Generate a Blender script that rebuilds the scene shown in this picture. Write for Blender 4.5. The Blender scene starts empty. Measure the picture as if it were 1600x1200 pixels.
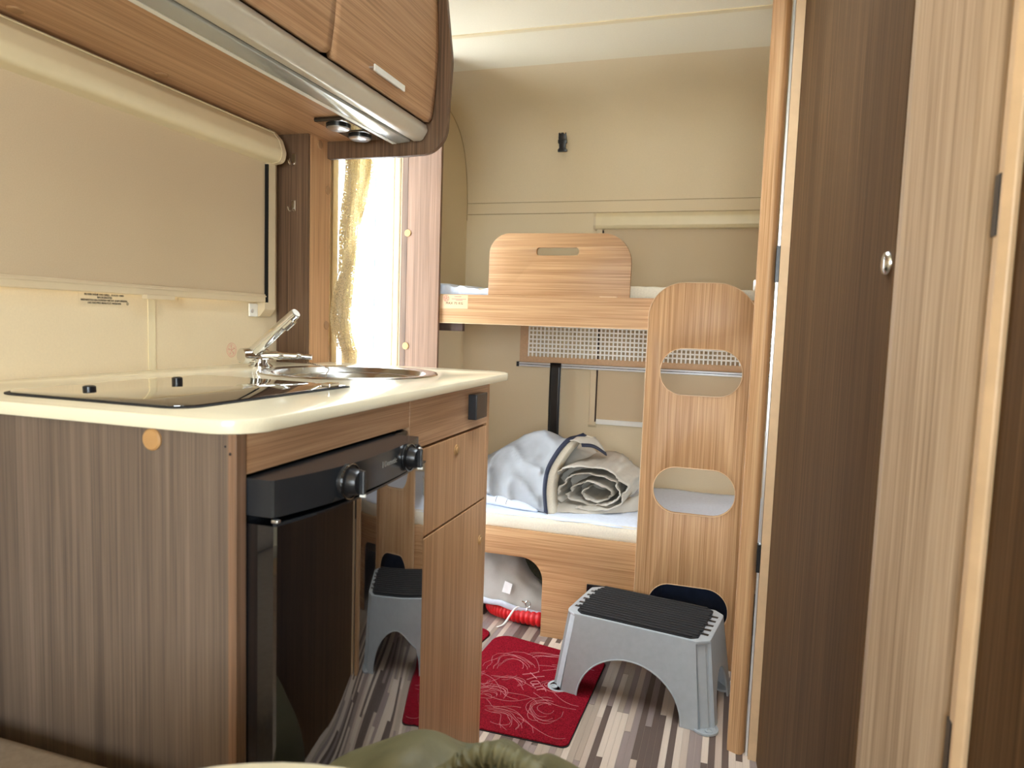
import bpy, bmesh, math, random
from mathutils import Vector, Matrix, noise
random.seed(7)
scene = bpy.context.scene
COL = scene.collection
PI = math.pi

# ------------------------------------------------------------------ camera
def cam_matrix(yaw, pitch, roll, loc):
    f = Vector((-math.sin(yaw)*math.cos(pitch), math.cos(yaw)*math.cos(pitch), math.sin(pitch)))
    r = Vector((math.cos(yaw), math.sin(yaw), 0)); u = r.cross(f)
    r2 = r*math.cos(roll)+u*math.sin(roll); u2 = -r*math.sin(roll)+u*math.cos(roll)
    m = Matrix((r2, u2, -f)).transposed().to_4x4(); m.translation = Vector(loc)
    return m
cd = bpy.data.cameras.new('camera'); cam = bpy.data.objects.new('camera', cd); COL.objects.link(cam)
cam.matrix_world = cam_matrix(0.3050892, -0.0857383, 0.0331546, (0, 0, 1.06))
cd.sensor_width = 36; cd.lens = 1098.19/1600*36; cd.clip_start = 0.02
cd.dof.use_dof = True; cd.dof.focus_distance = 2.0; cd.dof.aperture_fstop = 7.0
scene.camera = cam

# ------------------------------------------------------------------ world, light, exposure
vs = scene.view_settings
scene.display_settings.display_device = 'sRGB'
vs.view_transform = 'Standard'; vs.look = 'None'; vs.gamma = 1.0; vs.use_curve_mapping = False
vs.exposure = 1.48
W = bpy.data.worlds.new('sky'); scene.world = W; W.use_nodes = True
nt = W.node_tree; nt.nodes.clear()
wo = nt.nodes.new('ShaderNodeOutputWorld'); bg = nt.nodes.new('ShaderNodeBackground')
tc = nt.nodes.new('ShaderNodeTexCoord'); sx = nt.nodes.new('ShaderNodeSeparateXYZ')
rp = nt.nodes.new('ShaderNodeValToRGB'); mp = nt.nodes.new('ShaderNodeMapRange')
mp.inputs[1].default_value = -1; mp.inputs[2].default_value = 1
nt.links.new(tc.outputs['Generated'], sx.inputs[0]); nt.links.new(sx.outputs[2], mp.inputs[0])
nt.links.new(mp.outputs[0], rp.inputs[0]); nt.links.new(rp.outputs[0], bg.inputs[0]); nt.links.new(bg.outputs[0], wo.inputs[0])
rp.color_ramp.elements[0].position = .40; rp.color_ramp.elements[0].color = (.95, .93, .86, 1)
rp.color_ramp.elements[1].position = .56; rp.color_ramp.elements[1].color = (.91, .95, 1, 1)
SKY = 8.0
bg.inputs[1].default_value = SKY

def window_light(name, loc, rot, w, h, col, power):
    l = bpy.data.lights.new(name, 'AREA'); l.shape = 'RECTANGLE'; l.size = w; l.size_y = h
    l.color = col; l.energy = power
    o = bpy.data.objects.new(name, l); COL.objects.link(o); o.location = loc; o.rotation_euler = rot
    return o
def portal(name, loc, rot, w, h):
    o = window_light(name, loc, rot, w, h, (1, 1, 1), 1); o.data.cycles.is_portal = True
    return o
# area lights point along local -Z;  portals sit in the openings and only guide the sky's own light
portal('portal_door', (-1.20, 2.055, .95), (0, -PI/2, 0), 1.86, .42)
portal('portal_kitchen_window', (-1.20, .7, 1.28), (0, -PI/2, 0), .36, 1.5)
portal('portal_added_bunk_window', (1.0, 2.61, .71), (0, PI/2, 0), .42, .38)  # for the window added to fill the lower bunk with light
portal('portal_front_window', (.25, -1.45, 1.25), (PI/2, 0, 0), 1.2, .9)
portal('portal_side_window', (1.0, -.72, 1.25), (0, PI/2, 0), .8, 1.1)
portal('portal_roof_hatch', (-.2, 1.3, 2.07), (0, 0, 0), .44, .8)

# ------------------------------------------------------------------ materials
def lin(h):
    h = h.lstrip('#'); v = [int(h[i:i+2], 16)/255 for i in (0, 2, 4)]
    return tuple((c/12.92 if c <= .04045 else ((c+.055)/1.055)**2.4) for c in v)+(1,)
def base_mat(name, rough=.5, metal=0, spec=.5):
    m = bpy.data.materials.new(name); m.use_nodes = True
    b = m.node_tree.nodes['Principled BSDF']
    b.inputs['Roughness'].default_value = rough; b.inputs['Metallic'].default_value = metal
    b.inputs['Specular IOR Level'].default_value = spec
    return m, m.node_tree, b
def plain(name, col, rough=.5, metal=0, spec=.5, var=.04, scale=30, bump=0, coat=0):
    """a colour with slight procedural mottling and fine relief"""
    m, t, b = base_mat(name, rough, metal, spec)
    tc = t.nodes.new('ShaderNodeTexCoord'); n = t.nodes.new('ShaderNodeTexNoise')
    n.inputs['Scale'].default_value = scale; n.inputs['Detail'].default_value = 4
    t.links.new(tc.outputs['Object'], n.inputs['Vector'])
    r = t.nodes.new('ShaderNodeValToRGB'); c = lin(col)
    r.color_ramp.elements[0].position = .3; r.color_ramp.elements[1].position = .7
    r.color_ramp.elements[0].color = tuple(x*(1-var*2) for x in c[:3])+(1,)
    r.color_ramp.elements[1].color = tuple(min(1, x*(1+var*2)) for x in c[:3])+(1,)
    t.links.new(n.outputs[0], r.inputs[0]); t.links.new(r.outputs[0], b.inputs['Base Color'])
    if bump:
        n2 = t.nodes.new('ShaderNodeTexNoise'); n2.inputs['Scale'].default_value = scale*12; n2.inputs['Detail'].default_value = 3
        t.links.new(tc.outputs['Object'], n2.inputs['Vector'])
        bp = t.nodes.new('ShaderNodeBump'); bp.inputs['Strength'].default_value = bump; bp.inputs['Distance'].default_value = .002
        t.links.new(n2.outputs[0], bp.inputs['Height']); t.links.new(bp.outputs[0], b.inputs['Normal'])
    if coat: b.inputs['Coat Weight'].default_value = coat
    return m
def wood(name, light, mid, dark, axis, rough=.42, bands=16, streak=110, spec=.4):
    m, t, b = base_mat(name, rough, 0, spec)
    tc = t.nodes.new('ShaderNodeTexCoord')
    def mapped(across, along):
        mpn = t.nodes.new('ShaderNodeMapping'); s = [across]*3; s['XYZ'.index(axis)] = along
        mpn.inputs['Scale'].default_value = s; t.links.new(tc.outputs['Object'], mpn.inputs[0]); return mpn
    def nz(mpn, det, dist=0):
        n = t.nodes.new('ShaderNodeTexNoise'); n.inputs['Scale'].default_value = 1; n.inputs['Detail'].default_value = det
        n.inputs['Distortion'].default_value = dist
        t.links.new(mpn.outputs[0], n.inputs['Vector']); return n
    n1 = nz(mapped(streak*4.2, 4.5), 2, .1); n2 = nz(mapped(bands, .35), 2, .1); n3 = nz(mapped(streak*1.15, 1.1), 3, .15)
    mx = t.nodes.new('ShaderNodeMath'); mx.operation = 'MULTIPLY_ADD'; mx.inputs[1].default_value = .55
    t.links.new(n1.outputs[0], mx.inputs[0])
    m2 = t.nodes.new('ShaderNodeMath'); m2.operation = 'MULTIPLY_ADD'; m2.inputs[1].default_value = .45
    t.links.new(n3.outputs[0], m2.inputs[0])
    m3 = t.nodes.new('ShaderNodeMath'); m3.operation = 'MULTIPLY'; m3.inputs[1].default_value = .20
    t.links.new(n2.outputs[0], m3.inputs[0]); t.links.new(m3.outputs[0], m2.inputs[2]); t.links.new(m2.outputs[0], mx.inputs[2])
    r = t.nodes.new('ShaderNodeValToRGB'); e = r.color_ramp.elements
    e[0].position = .45; e[0].color = lin(dark); e[1].position = .76; e[1].color = lin(light)
    k = e.new(.60); k.color = lin(mid)
    t.links.new(mx.outputs[0], r.inputs[0]); t.links.new(r.outputs[0], b.inputs['Base Color'])
    bp = t.nodes.new('ShaderNodeBump'); bp.inputs['Strength'].default_value = .12; bp.inputs['Distance'].default_value = .0008
    t.links.new(n1.outputs[0], bp.inputs['Height']); t.links.new(bp.outputs[0], b.inputs['Normal'])
    return m
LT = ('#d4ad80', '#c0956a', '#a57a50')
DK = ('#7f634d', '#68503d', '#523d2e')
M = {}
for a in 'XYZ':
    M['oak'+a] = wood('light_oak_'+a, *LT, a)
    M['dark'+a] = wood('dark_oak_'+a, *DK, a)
M['greyoakZ'] = wood('grey_oak_Z', '#7f6d5e', '#706052', '#5f5146', 'Z')
M['frontY'] = wood('front_oak_Y', '#cda57f', '#bb916d', '#9e7854', 'Y')
M['frontZ'] = wood('front_oak_Z', '#d6aa80', '#c4976c', '#a67c54', 'Z')
M['postZ'] = wood('door_post_oak_Z', '#987660', '#84664f', '#705540', 'Z')
M['edge'] = plain('oak_edge_band', '#dcbb93', .35, var=.03)
M['wall'] = plain('cream_wallpaper', '#e6d3b0', .62, var=.012, scale=300, bump=.25)
M['ceil'] = plain('cream_ceiling', '#efe6cd', .6, var=.01, scale=200, bump=.15)
M['cream'] = plain('cream_plastic', '#e6d6b0', .32, var=.01)
M['beigep'] = plain('beige_plastic', '#d9c6a4', .38, var=.01)
M['seam'] = plain('wall_seam', '#b39b74', .6)
M['netcloth'] = plain('net_frame_cloth', '#cdab88', .85, var=.03, scale=120)
M['blind'] = plain('beige_blind_fabric', '#cfb998', .85, var=.02, scale=500, bump=.2)
M['worktop'] = plain('cream_worktop', '#f0e6c8', .16, var=.012, scale=400, coat=.2)
M['black'] = plain('black_plastic', '#16171a', .3, var=.05)
M['blackmat'] = plain('black_rubber', '#1d1d1f', .75, var=.1, scale=80, bump=.3)
M['charcoal'] = plain('charcoal_plastic', '#26282b', .22, var=.03)
M['gap'] = plain('dark_gap', '#0a0908', .9)
M['chrome'] = plain('chrome', '#e6e6e4', .08, 1, var=.01)
M['steel'] = plain('brushed_steel', '#c9c8c4', .2, 1, var=.03, scale=60)
M['alu'] = plain('aluminium', '#d6d8da', .28, 1, var=.02)
M['silver'] = plain('silver_paint', '#cfc7b6', .28, .15, var=.01)
M['rail'] = plain('pale_grey_rail', '#cfd2d4', .3, .2, var=.01)
M['cord'] = plain('white_cord', '#fffdf6', .8, var=.01)
M['whitep'] = plain('white_plastic', '#f0eee6', .35, var=.01)
M['stoolgrey'] = plain('grey_stool_plastic', '#adb3b7', .34, var=.02, scale=60)
M['terry'] = plain('white_terry_cloth', '#f2e8d2', .95, var=.03, scale=200, bump=.7)
M['sheet'] = plain('sky_tinted_sheet', '#e2ebfa', .9, var=.02, scale=90, bump=.35)  # cool sky light put into the colour of the bunk sheets
M['canvas'] = plain('grey_canvas', '#c4bdb0', .75, var=.03, scale=25, bump=.15)
M['canvasblue'] = plain('pale_grey_canvas', '#a9adb1', .7, var=.03, scale=25, bump=.12)
M['bagcloth'] = plain('pale_bag_fabric', '#bcbab2', .75, var=.04, scale=20, bump=.2)
M['navy'] = plain('navy_tape', '#242a40', .6, var=.05)
M['red'] = plain('red_hose', '#d8141c', .4, var=.04)
M['mat'] = plain('red_carpet', '#961a29', .95, spec=.04, var=.26, scale=330, bump=.9)
M['pink'] = plain('pink_print', '#d98a90', .9)
M['redink'] = plain('red_ink', '#d2686a', .8)
M['greyink'] = plain('grey_ink', '#4a4644', .8)
M['blackink'] = plain('black_ink', '#2b2724', .8)
M['logoink'] = plain('silver_ink', '#9b978f', .5)
M['khaki'] = plain('khaki_nylon', '#6c6748', .6, var=.06, scale=18, bump=.2)
M['khakidark'] = plain('dark_khaki_mesh', '#474634', .85, var=.15, scale=160, bump=.5)
M['cushion'] = plain('grey_beige_cushion', '#9c8d7c', .9, var=.05, scale=120, bump=.4)
M['brown'] = plain('brown_cap', '#b68b58', .5)
M['capunder'] = plain('oak_cap', '#a9825c', .5)
M['darkbrown'] = plain('dark_brown_edge', '#4a3226', .5)
M['bluecloth'] = plain('dark_blue_cloth', '#1a2740', .85, var=.1)
M['outground'] = plain('outdoor_gravel', '#b5b0a4', .9, var=.1)
M['label'] = plain('faded_label', '#d9cbb8', .6)
M['whitetag'] = plain('white_tag', '#f4f4f2', .7)
M['diffuser'] = plain('lamp_diffuser', '#b9bcb8', .18, .35, var=.01)
# fridge door: glossy black
m, t, b = base_mat('gloss_black', .04, 0, .6); M['gloss'] = m
n = t.nodes.new('ShaderNodeTexNoise'); n.inputs['Scale'].default_value = 4
r = t.nodes.new('ShaderNodeValToRGB'); r.color_ramp.elements[0].color = (.004, .004, .005, 1); r.color_ramp.elements[1].color = (.008, .008, .009, 1)
t.links.new(n.outputs[0], r.inputs[0]); t.links.new(r.outputs[0], b.inputs['Base Color'])
b.inputs['Coat Weight'].default_value = 1; b.inputs['Coat Roughness'].default_value = .02; b.inputs['Coat IOR'].default_value = 1.7
# tinted glass lid
m, t, b = base_mat('smoked_glass', .03, 0, .8); M['hobglass'] = m
n = t.nodes.new('ShaderNodeTexNoise'); n.inputs['Scale'].default_value = 3
r = t.nodes.new('ShaderNodeValToRGB'); r.color_ramp.elements[0].color = (.012, .011, .01, 1); r.color_ramp.elements[1].color = (.016, .014, .013, 1)
t.links.new(n.outputs[0], r.inputs[0]); t.links.new(r.outputs[0], b.inputs['Base Color'])
b.inputs['Coat Weight'].default_value = 1; b.inputs['Coat IOR'].default_value = 2.2; b.inputs['Coat Roughness'].default_value = .01
# lace curtain
m, t, b = base_mat('gold_lace', .8); M['lace'] = m
out = t.nodes['Material Output']; tcn = t.nodes.new('ShaderNodeTexCoord')
vo = t.nodes.new('ShaderNodeTexVoronoi'); vo.inputs['Scale'].default_value = 210
t.links.new(tcn.outputs['Object'], vo.inputs['Vector'])
rr_ = t.nodes.new('ShaderNodeValToRGB'); rr_.color_ramp.elements[0].position = .26; rr_.color_ramp.elements[1].position = .46
t.links.new(vo.outputs['Distance'], rr_.inputs[0])
b.inputs['Base Color'].default_value = lin('#efe4c4')
tl = t.nodes.new('ShaderNodeBsdfTranslucent'); tl.inputs[0].default_value = lin('#e6d4a4')
tr = t.nodes.new('ShaderNodeBsdfTransparent'); tr.inputs[0].default_value = (1, .98, .92, 1)
ms = t.nodes.new('ShaderNodeMixShader'); ms.inputs[0].default_value = .35
t.links.new(b.outputs[0], ms.inputs[1]); t.links.new(tl.outputs[0], ms.inputs[2])
ms2 = t.nodes.new('ShaderNodeMixShader'); t.links.new(rr_.outputs[0], ms2.inputs[0])
t.links.new(tr.outputs[0], ms2.inputs[1]); t.links.new(ms.outputs[0], ms2.inputs[2]); t.links.new(ms2.outputs[0], out.inputs[0])
# clear window glass
m, t, b = base_mat('window_glass', .0, 0, .5); M['glass'] = m
out = t.nodes['Material Output']; tr = t.nodes.new('ShaderNodeBsdfTransparent'); tr.inputs[0].default_value = (.93, .96, .97, 1)
gl = t.nodes.new('ShaderNodeBsdfGlossy'); gl.inputs['Roughness'].default_value = .02
fr = t.nodes.new('ShaderNodeFresnel'); fr.inputs[0].default_value = 1.45
ms = t.nodes.new('ShaderNodeMixShader'); t.links.new(fr.outputs[0], ms.inputs[0]); t.links.new(tr.outputs[0], ms.inputs[1]); t.links.new(gl.outputs[0], ms.inputs[2])
t.links.new(ms.outputs[0], out.inputs[0])
# fine white net added to dim the door light: part see-through, part diffusing
m, t, b = base_mat('dimming_net_cloth', .9); M['netting'] = m
out = t.nodes['Material Output']; tr = t.nodes.new('ShaderNodeBsdfTransparent'); tl = t.nodes.new('ShaderNodeBsdfTranslucent')
tl.inputs[0].default_value = lin('#c8ccd0'); tcn = t.nodes.new('ShaderNodeTexCoord'); wv = t.nodes.new('ShaderNodeTexNoise'); wv.inputs['Scale'].default_value = 40
t.links.new(tcn.outputs['Object'], wv.inputs['Vector'])
mr = t.nodes.new('ShaderNodeMapRange'); mr.inputs[3].default_value = .80; mr.inputs[4].default_value = .86; t.links.new(wv.outputs[0], mr.inputs[0])
ms = t.nodes.new('ShaderNodeMixShader'); t.links.new(mr.outputs[0], ms.inputs[0]); t.links.new(tr.outputs[0], ms.inputs[1]); t.links.new(tl.outputs[0], ms.inputs[2])
t.links.new(ms.outputs[0], out.inputs[0])
m, t, b = base_mat('pale_translucent_tape', .6); M['railtape'] = m
out = t.nodes['Material Output']; tl = t.nodes.new('ShaderNodeBsdfTranslucent'); nn = t.nodes.new('ShaderNodeTexNoise'); nn.inputs['Scale'].default_value = 20
rr2 = t.nodes.new('ShaderNodeValToRGB'); rr2.color_ramp.elements[0].color = (.025, .036, .04, 1); rr2.color_ramp.elements[1].color = (.028, .04, .044, 1)
t.links.new(nn.outputs[0], rr2.inputs[0]); t.links.new(rr2.outputs[0], tl.inputs[0])
tr = t.nodes.new('ShaderNodeBsdfTransparent'); ms = t.nodes.new('ShaderNodeMixShader'); ms.inputs[0].default_value = .65
tr.inputs[0].default_value = (.025, .036, .04, 1); t.links.new(tr.outputs[0], ms.inputs[1]); t.links.new(tl.outputs[0], ms.inputs[2]); t.links.new(ms.outputs[0], out.inputs[0])
FL = []
for i, c in enumerate(('#e2d0be', '#cfbba9', '#a2918a', '#6f5f57', '#bba998')):
    FL.append(wood('floor_strip_%d' % i, c, '#%02x%02x%02x' % tuple(int(int(c[j:j+2], 16)*.93) for j in (1, 3, 5)),
                   '#%02x%02x%02x' % tuple(int(int(c[j:j+2], 16)*.82) for j in (1, 3, 5)), 'Y', .4, 20, 60))

# ------------------------------------------------------------------ building helpers
def root_loc(o):
    while o is not None and o.parent is not None: o = o.parent
    return o.location.copy() if o is not None else Vector((0, 0, 0))
def thing(name, loc, label, cat, group=None, rotz=0):
    o = bpy.data.objects.new(name, None); COL.objects.link(o); o.location = loc; o.rotation_euler = (0, 0, rotz)
    o.empty_display_size = .05; o['label'] = label; o['category'] = cat
    if group: o['group'] = group
    return o
def link(name, bm, mat, parent=None, smooth=False, local=False, label=None, kind=None, ang=40):
    me = bpy.data.meshes.new(name)
    bmesh.ops.recalc_face_normals(bm, faces=bm.faces)
    if parent is not None and not local:
        L = root_loc(parent); bmesh.ops.translate(bm, verts=bm.verts, vec=-L)
    bm.to_mesh(me); bm.free()
    me.materials.append(M[mat] if isinstance(mat, str) else mat)
    o = bpy.data.objects.new(name, me); COL.objects.link(o)
    if smooth:
        me.shade_smooth()
        me.set_sharp_from_angle(angle=math.radians(ang))
    if parent is not None: o.parent = parent
    if label: o['label'] = label
    if kind: o['kind'] = kind
    return o
def struct(name, bm, mat, parent=None, **k):
    return link(name, bm, mat, parent, kind=None if parent else 'structure', **k)
def tag(o, label, cat, group=None):
    o['label'] = label; o['category'] = cat
    if group: o['group'] = group
    return o
def bx(bm, x0, x1, y0, y1, z0, z1, bev=0, seg=2):
    r = bmesh.ops.create_cube(bm, size=1.0)
    for v in r['verts']:
        v.co = Vector(((x0+x1)/2+v.co.x*(x1-x0), (y0+y1)/2+v.co.y*(y1-y0), (z0+z1)/2+v.co.z*(z1-z0)))
    if bev:
        es = list({e for v in r['verts'] for e in v.link_edges})
        bmesh.ops.bevel(bm, geom=es, offset=bev, segments=seg, affect='EDGES', profile=.5)
    return bm
def nb(): return bmesh.new()
def box(*a, **k): return bx(nb(), *a, **k)
def fillet(pts, rad, n=6):
    """round the corners of a closed 2D polygon"""
    out = []; N = len(pts)
    rads = rad if isinstance(rad, (list, tuple)) else [rad]*N
    for i in range(N):
        p = Vector(pts[i]); a = Vector(pts[i-1])-p; b = Vector(pts[(i+1) % N])-p
        r = rads[i]
        if r <= 0: out.append(tuple(p)); continue
        ang = a.angle(b); d = min(r/math.tan(ang/2), a.length*.5, b.length*.5); r = d*math.tan(ang/2)
        bis = (a.normalized()+b.normalized()).normalized(); c = p+bis*(r/math.sin(ang/2))
        s = p+a.normalized()*d-c; e = p+b.normalized()*d-c
        t0 = math.atan2(s.y, s.x); t1 = math.atan2(e.y, e.x); dt = (t1-t0+PI) % (2*PI)-PI
        for k in range(n+1):
            q = t0+dt*k/n; out.append((c.x+r*math.cos(q), c.y+r*math.sin(q)))
    return out
def rrect(u0, u1, v0, v1, r, n=8): return fillet([(u0, v0), (u1, v0), (u1, v1), (u0, v1)], r, n)
def plate(outlines, plane, w0, w1, bev=0):
    """flat board with holes: outlines in 2D, extruded from w0 to w1 across the plane"""
    cu = bpy.data.curves.new('tmp', 'CURVE'); cu.dimensions = '2D'; cu.fill_mode = 'BOTH'
    cu.extrude = abs(w1-w0)/2-bev; cu.bevel_depth = bev; cu.bevel_resolution = 1
    if bev: cu.offset = -bev
    for o in outlines:
        s = cu.splines.new('POLY'); s.points.add(len(o)-1); s.use_cyclic_u = True
        for i, p in enumerate(o): s.points[i].co = (p[0], p[1], 0, 1)
    ob = bpy.data.objects.new('tmp', cu)
    me = bpy.data.meshes.new_from_object(ob)
    bm = nb(); bm.from_mesh(me); bpy.data.objects.remove(ob); bpy.data.curves.remove(cu); bpy.data.meshes.remove(me)
    wc = (w0+w1)/2
    for v in bm.verts:
        u, q, w = v.co
        v.co = {'XZ': (u, w+wc, q), 'YZ': (w+wc, u, q), 'XY': (u, q, w+wc)}[plane]
    bmesh.ops.remove_doubles(bm, verts=bm.verts, dist=1e-6)
    return bm
def text_mesh(body, size, origin, udir, vdir, thick=.0002, align='CENTER', spacing=1.0):
    cu = bpy.data.curves.new('tmp', 'FONT'); cu.body = body; cu.size = size; cu.align_x = align; cu.extrude = thick; cu.resolution_u = 2
    cu.space_character = spacing
    ob = bpy.data.objects.new('tmp', cu); me = bpy.data.meshes.new_from_object(ob)
    bm = nb(); bm.from_mesh(me); bpy.data.objects.remove(ob); bpy.data.curves.remove(cu); bpy.data.meshes.remove(me)
    U = Vector(udir); V = Vector(vdir); N = U.cross(V); O = Vector(origin)
    for v in bm.verts: v.co = O+U*v.co.x+V*v.co.y+N*v.co.z
    return bm
def frames(pts):
    P = [Vector(p) for p in pts]; out = []; prev = None
    for i, p in enumerate(P):
        t = (P[min(i+1, len(P)-1)]-P[max(i-1, 0)]).normalized()
        if prev is None:
            a = Vector((0, 0, 1)) if abs(t.z) < .9 else Vector((1, 0, 0)); n = a.cross(t).normalized()
        else: n = (prev-t*prev.dot(t)).normalized()
        prev = n; out.append((p, n, t.cross(n)))
    return out
def tube(bm, pts, r, n=10, cap=True):
    rs = r if isinstance(r, (list, tuple)) else [r]*len(pts); rings = []
    for (p, a, b), rr in zip(frames(pts), rs):
        rings.append([bm.verts.new(p+a*rr*math.cos(2*PI*k/n)+b*rr*math.sin(2*PI*k/n)) for k in range(n)])
    for q, s in zip(rings, rings[1:]):
        for k in range(n): bm.faces.new((q[k], q[(k+1) % n], s[(k+1) % n], s[k]))
    if cap: bm.faces.new(rings[0][::-1]); bm.faces.new(rings[-1])
    return bm
def lathe(bm, prof, c, axis='Z', n=28, sx=1, sy=1):
    """profile (radius, height) spun about an axis through c; first/last radius 0 closes it"""
    c = Vector(c); rings = []
    def pos(r, h, k):
        a = 2*PI*k/n; p = (r*math.cos(a)*sx, r*math.sin(a)*sy)
        return c+{'Z': Vector((p[0], p[1], h)), 'X': Vector((h, p[0], p[1])), 'Y': Vector((p[0], h, p[1]))}[axis]
    for r, h in prof:
        rings.append([bm.verts.new(pos(0, h, 0))] if r < 1e-7 else [bm.verts.new(pos(r, h, k)) for k in range(n)])
    for q, s in zip(rings, rings[1:]):
        for k in range(n):
            k2 = (k+1) % n
            if len(q) == 1 and len(s) == 1: continue
            if len(q) == 1: bm.faces.new((q[0], s[k], s[k2]))
            elif len(s) == 1: bm.faces.new((q[k], q[k2], s[0]))
            else: bm.faces.new((q[k], q[k2], s[k2], s[k]))
    return bm
def disc(c, axis, r, h, rim=.15):
    s = 1 if h > 0 else -1; b = min(abs(h)*.5, r*rim)*s
    return lathe(nb(), [(0, 0), (r, 0), (r, h-b), (r-abs(b), h), (0, h)], c, axis)
def grid(bm, rows):
    V = [[bm.verts.new(p) for p in r] for r in rows]
    for a, b in zip(V, V[1:]):
        for k in range(len(a)-1): bm.faces.new((a[k], a[k+1], b[k+1], b[k]))
    return V
def catmull(P, n):
    P = [Vector(p) for p in P]; out = []
    for i in range(len(P)-1):
        p0 = P[i-1] if i else P[0]*2-P[1]; p1, p2 = P[i], P[i+1]; p3 = P[i+2] if i+2 < len(P) else P[-1]*2-P[-2]
        for k in range(n):
            t = k/n
            out.append(.5*((2*p1)+(p2-p0)*t+(2*p0-5*p1+4*p2-p3)*t*t+(3*p1-p0-3*p2+p3)*t**3))
    out.append(P[-1]); return out
def surface(ctrl, nu, nv):
    rows = [catmull(r, nu) for r in ctrl]
    cols = [catmull([r[i] for r in rows], nv) for i in range(len(rows[0]))]
    return [[cols[i][j] for i in range(len(cols))] for j in range(len(cols[0]))]
def solidify(o, th, off=-1):
    md = o.modifiers.new('Solidify', 'SOLIDIFY'); md.thickness = th; md.offset = off
def subsurf(o, n=1):
    md = o.modifiers.new('Subdivision', 'SUBSURF'); md.levels = n; md.render_levels = n
def extr(profile, axis, a0, a1, closed=True):
    """polygon profile (2D) extruded along an axis"""
    bm = nb(); A = []; B = []
    for (p, q) in profile:
        for L, w in ((A, a0), (B, a1)):
            L.append(bm.verts.new({'Y': (p, w, q), 'X': (w, p, q), 'Z': (p, q, w)}[axis]))
    n = len(profile)
    for k in range(n if closed else n-1):
        bm.faces.new((A[k], A[(k+1) % n], B[(k+1) % n], B[k]))
    if closed: bm.faces.new(A[::-1]); bm.faces.new(B)
    return bm

# ================================================================== THE SHELL
WX = -1.144      # left wall inner face
RX = .95         # right wall inner face
CZ = 1.94        # ceiling
FY = -1.40       # front wall
RY = 2.90        # rear wall
# floor with separate strips
fb = box(WX-.03, RX+.03, FY-.03, RY+.03, -.06, -.0015)
floor = struct('floor', fb, FL[4])
unit = []
for i, mt in enumerate(FL):
    bm = nb(); bx(bm, -.5, .5, -.5, .5, -1, 0); me = bpy.data.meshes.new('plank'); bm.to_mesh(me); bm.free(); me.materials.append(mt); unit.append(me)
x = -.93; PW = .0165; last = -1
floor_rest = nb()
while x < .13:
    y = 1.20-random.random()*.45
    while y < 2.50:
        L = random.uniform(.36, .74)
        i = random.choice([q for q in (0, 0, 1, 2, 2, 3, 3, 4) if q != last]); last = i
        o = bpy.data.objects.new('plank', unit[i]); COL.objects.link(o)
        o.location = (x+PW/2, y+L/2, random.uniform(-.0003, 0)); o.scale = (PW-.0006, L-.0008, .0016)
        o.parent = floor; y += L
    x += PW
# the strips nearer the camera, seen only mirrored in the fridge: one joined part
x = -.52
while x < .05:
    bx(floor_rest, x+.0003, x+PW-.0003, .45, .74, -.0014, -.0004); x += PW*2
link('near_strips', floor_rest, FL[3], floor, kind='stuff')
# left wall with the kitchen window and the door opening
wl = plate([[(FY, 0), (RY, 0), (RY, 2.05), (FY, 2.05)],
            rrect(-.02, 1.46, 1.115, 1.47, .03), rrect(1.85, 2.262, .02, 1.88, .02)], 'YZ', WX-.032, WX)
wall_left = struct('wall_left', wl, 'wall')
b = box(WX, WX+.0025, 1.146, 1.164, .94, 1.5); struct('joint_strip', b, 'cream', wall_left)
# rear wall flows up into the ceiling in one curve
prof = [(2.90, 0), (2.90, 1.567), (2.892, 1.64), (2.88, 1.70), (2.853, 1.774), (2.825, 1.815), (2.79, 1.85), (2.74, 1.88), (2.683, 1.902), (2.60, 1.92), (2.5, 1.932), (2.38, CZ)]
curve2 = [(2.90, 0), (2.90, 1.5)]+[tuple(p[:2]) for p in catmull([(q[0], q[1], 0) for q in prof[1:]], 3)]
outer = [(2.38, 2.06), (2.96, 2.06), (2.96, 0)]
wr = extr(curve2+outer, 'X', WX, RX)
wall_rear = struct('wall_rear', wr, 'wall', smooth=True, ang=60)
b = box(WX+.004, RX-.004, 2.8975, 2.9, 1.571, 1.5735); struct('trim_line', b, 'seam', wall_rear)
b = box(WX+.004, RX-.004, 2.8975, 2.9, 1.5235, 1.5265); struct('trim_line', b, 'seam', wall_rear)
struct('corner_seam', tube(nb(), [(WX+.001, p[0]-.001, p[1]) for p in curve2 if p[1] > .37], .0016, 6), 'seam', wall_rear)
cb = plate([[(WX-.03, FY-.03), (RX+.03, FY-.03), (RX+.03, 2.38), (WX-.03, 2.38)], rrect(-.42, .02, .9, 1.7, .04)], 'XY', CZ, 2.06)
ceiling = struct('ceiling', cb, 'ceil')
b = box(WX, RX, 2.085, 2.105, CZ-.003, CZ); struct('joint_strip', b, 'cream', ceiling)
wr2 = plate([[(FY, 0), (RY, 0), (RY, 2.05), (FY, 2.05)], rrect(-1.27, -.17, .85, 1.65, .05), rrect(2.42, 2.80, .50, .92, .05)], 'YZ', RX, RX+.032)
struct('wall_right', wr2, 'wall')
wf = plate([[(WX-.03, 0), (RX+.03, 0), (RX+.03, 2.05), (WX-.03, 2.05)], rrect(-.35, .85, .8, 1.7, .06)], 'XZ', FY-.032, FY)
struct('wall_front', wf, 'wall')
def pane_window(name, bmf, bmg):
    w = struct(name, bmf, 'beigep'); link('pane', bmg, 'glass', w)
pane_window('window_1', plate([rrect(-.37, .87, .78, 1.72, .06), rrect(-.33, .83, .82, 1.68, .05)], 'XZ', FY-.05, FY-.034), box(-.34, .84, FY-.045, FY-.042, .81, 1.69))
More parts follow.
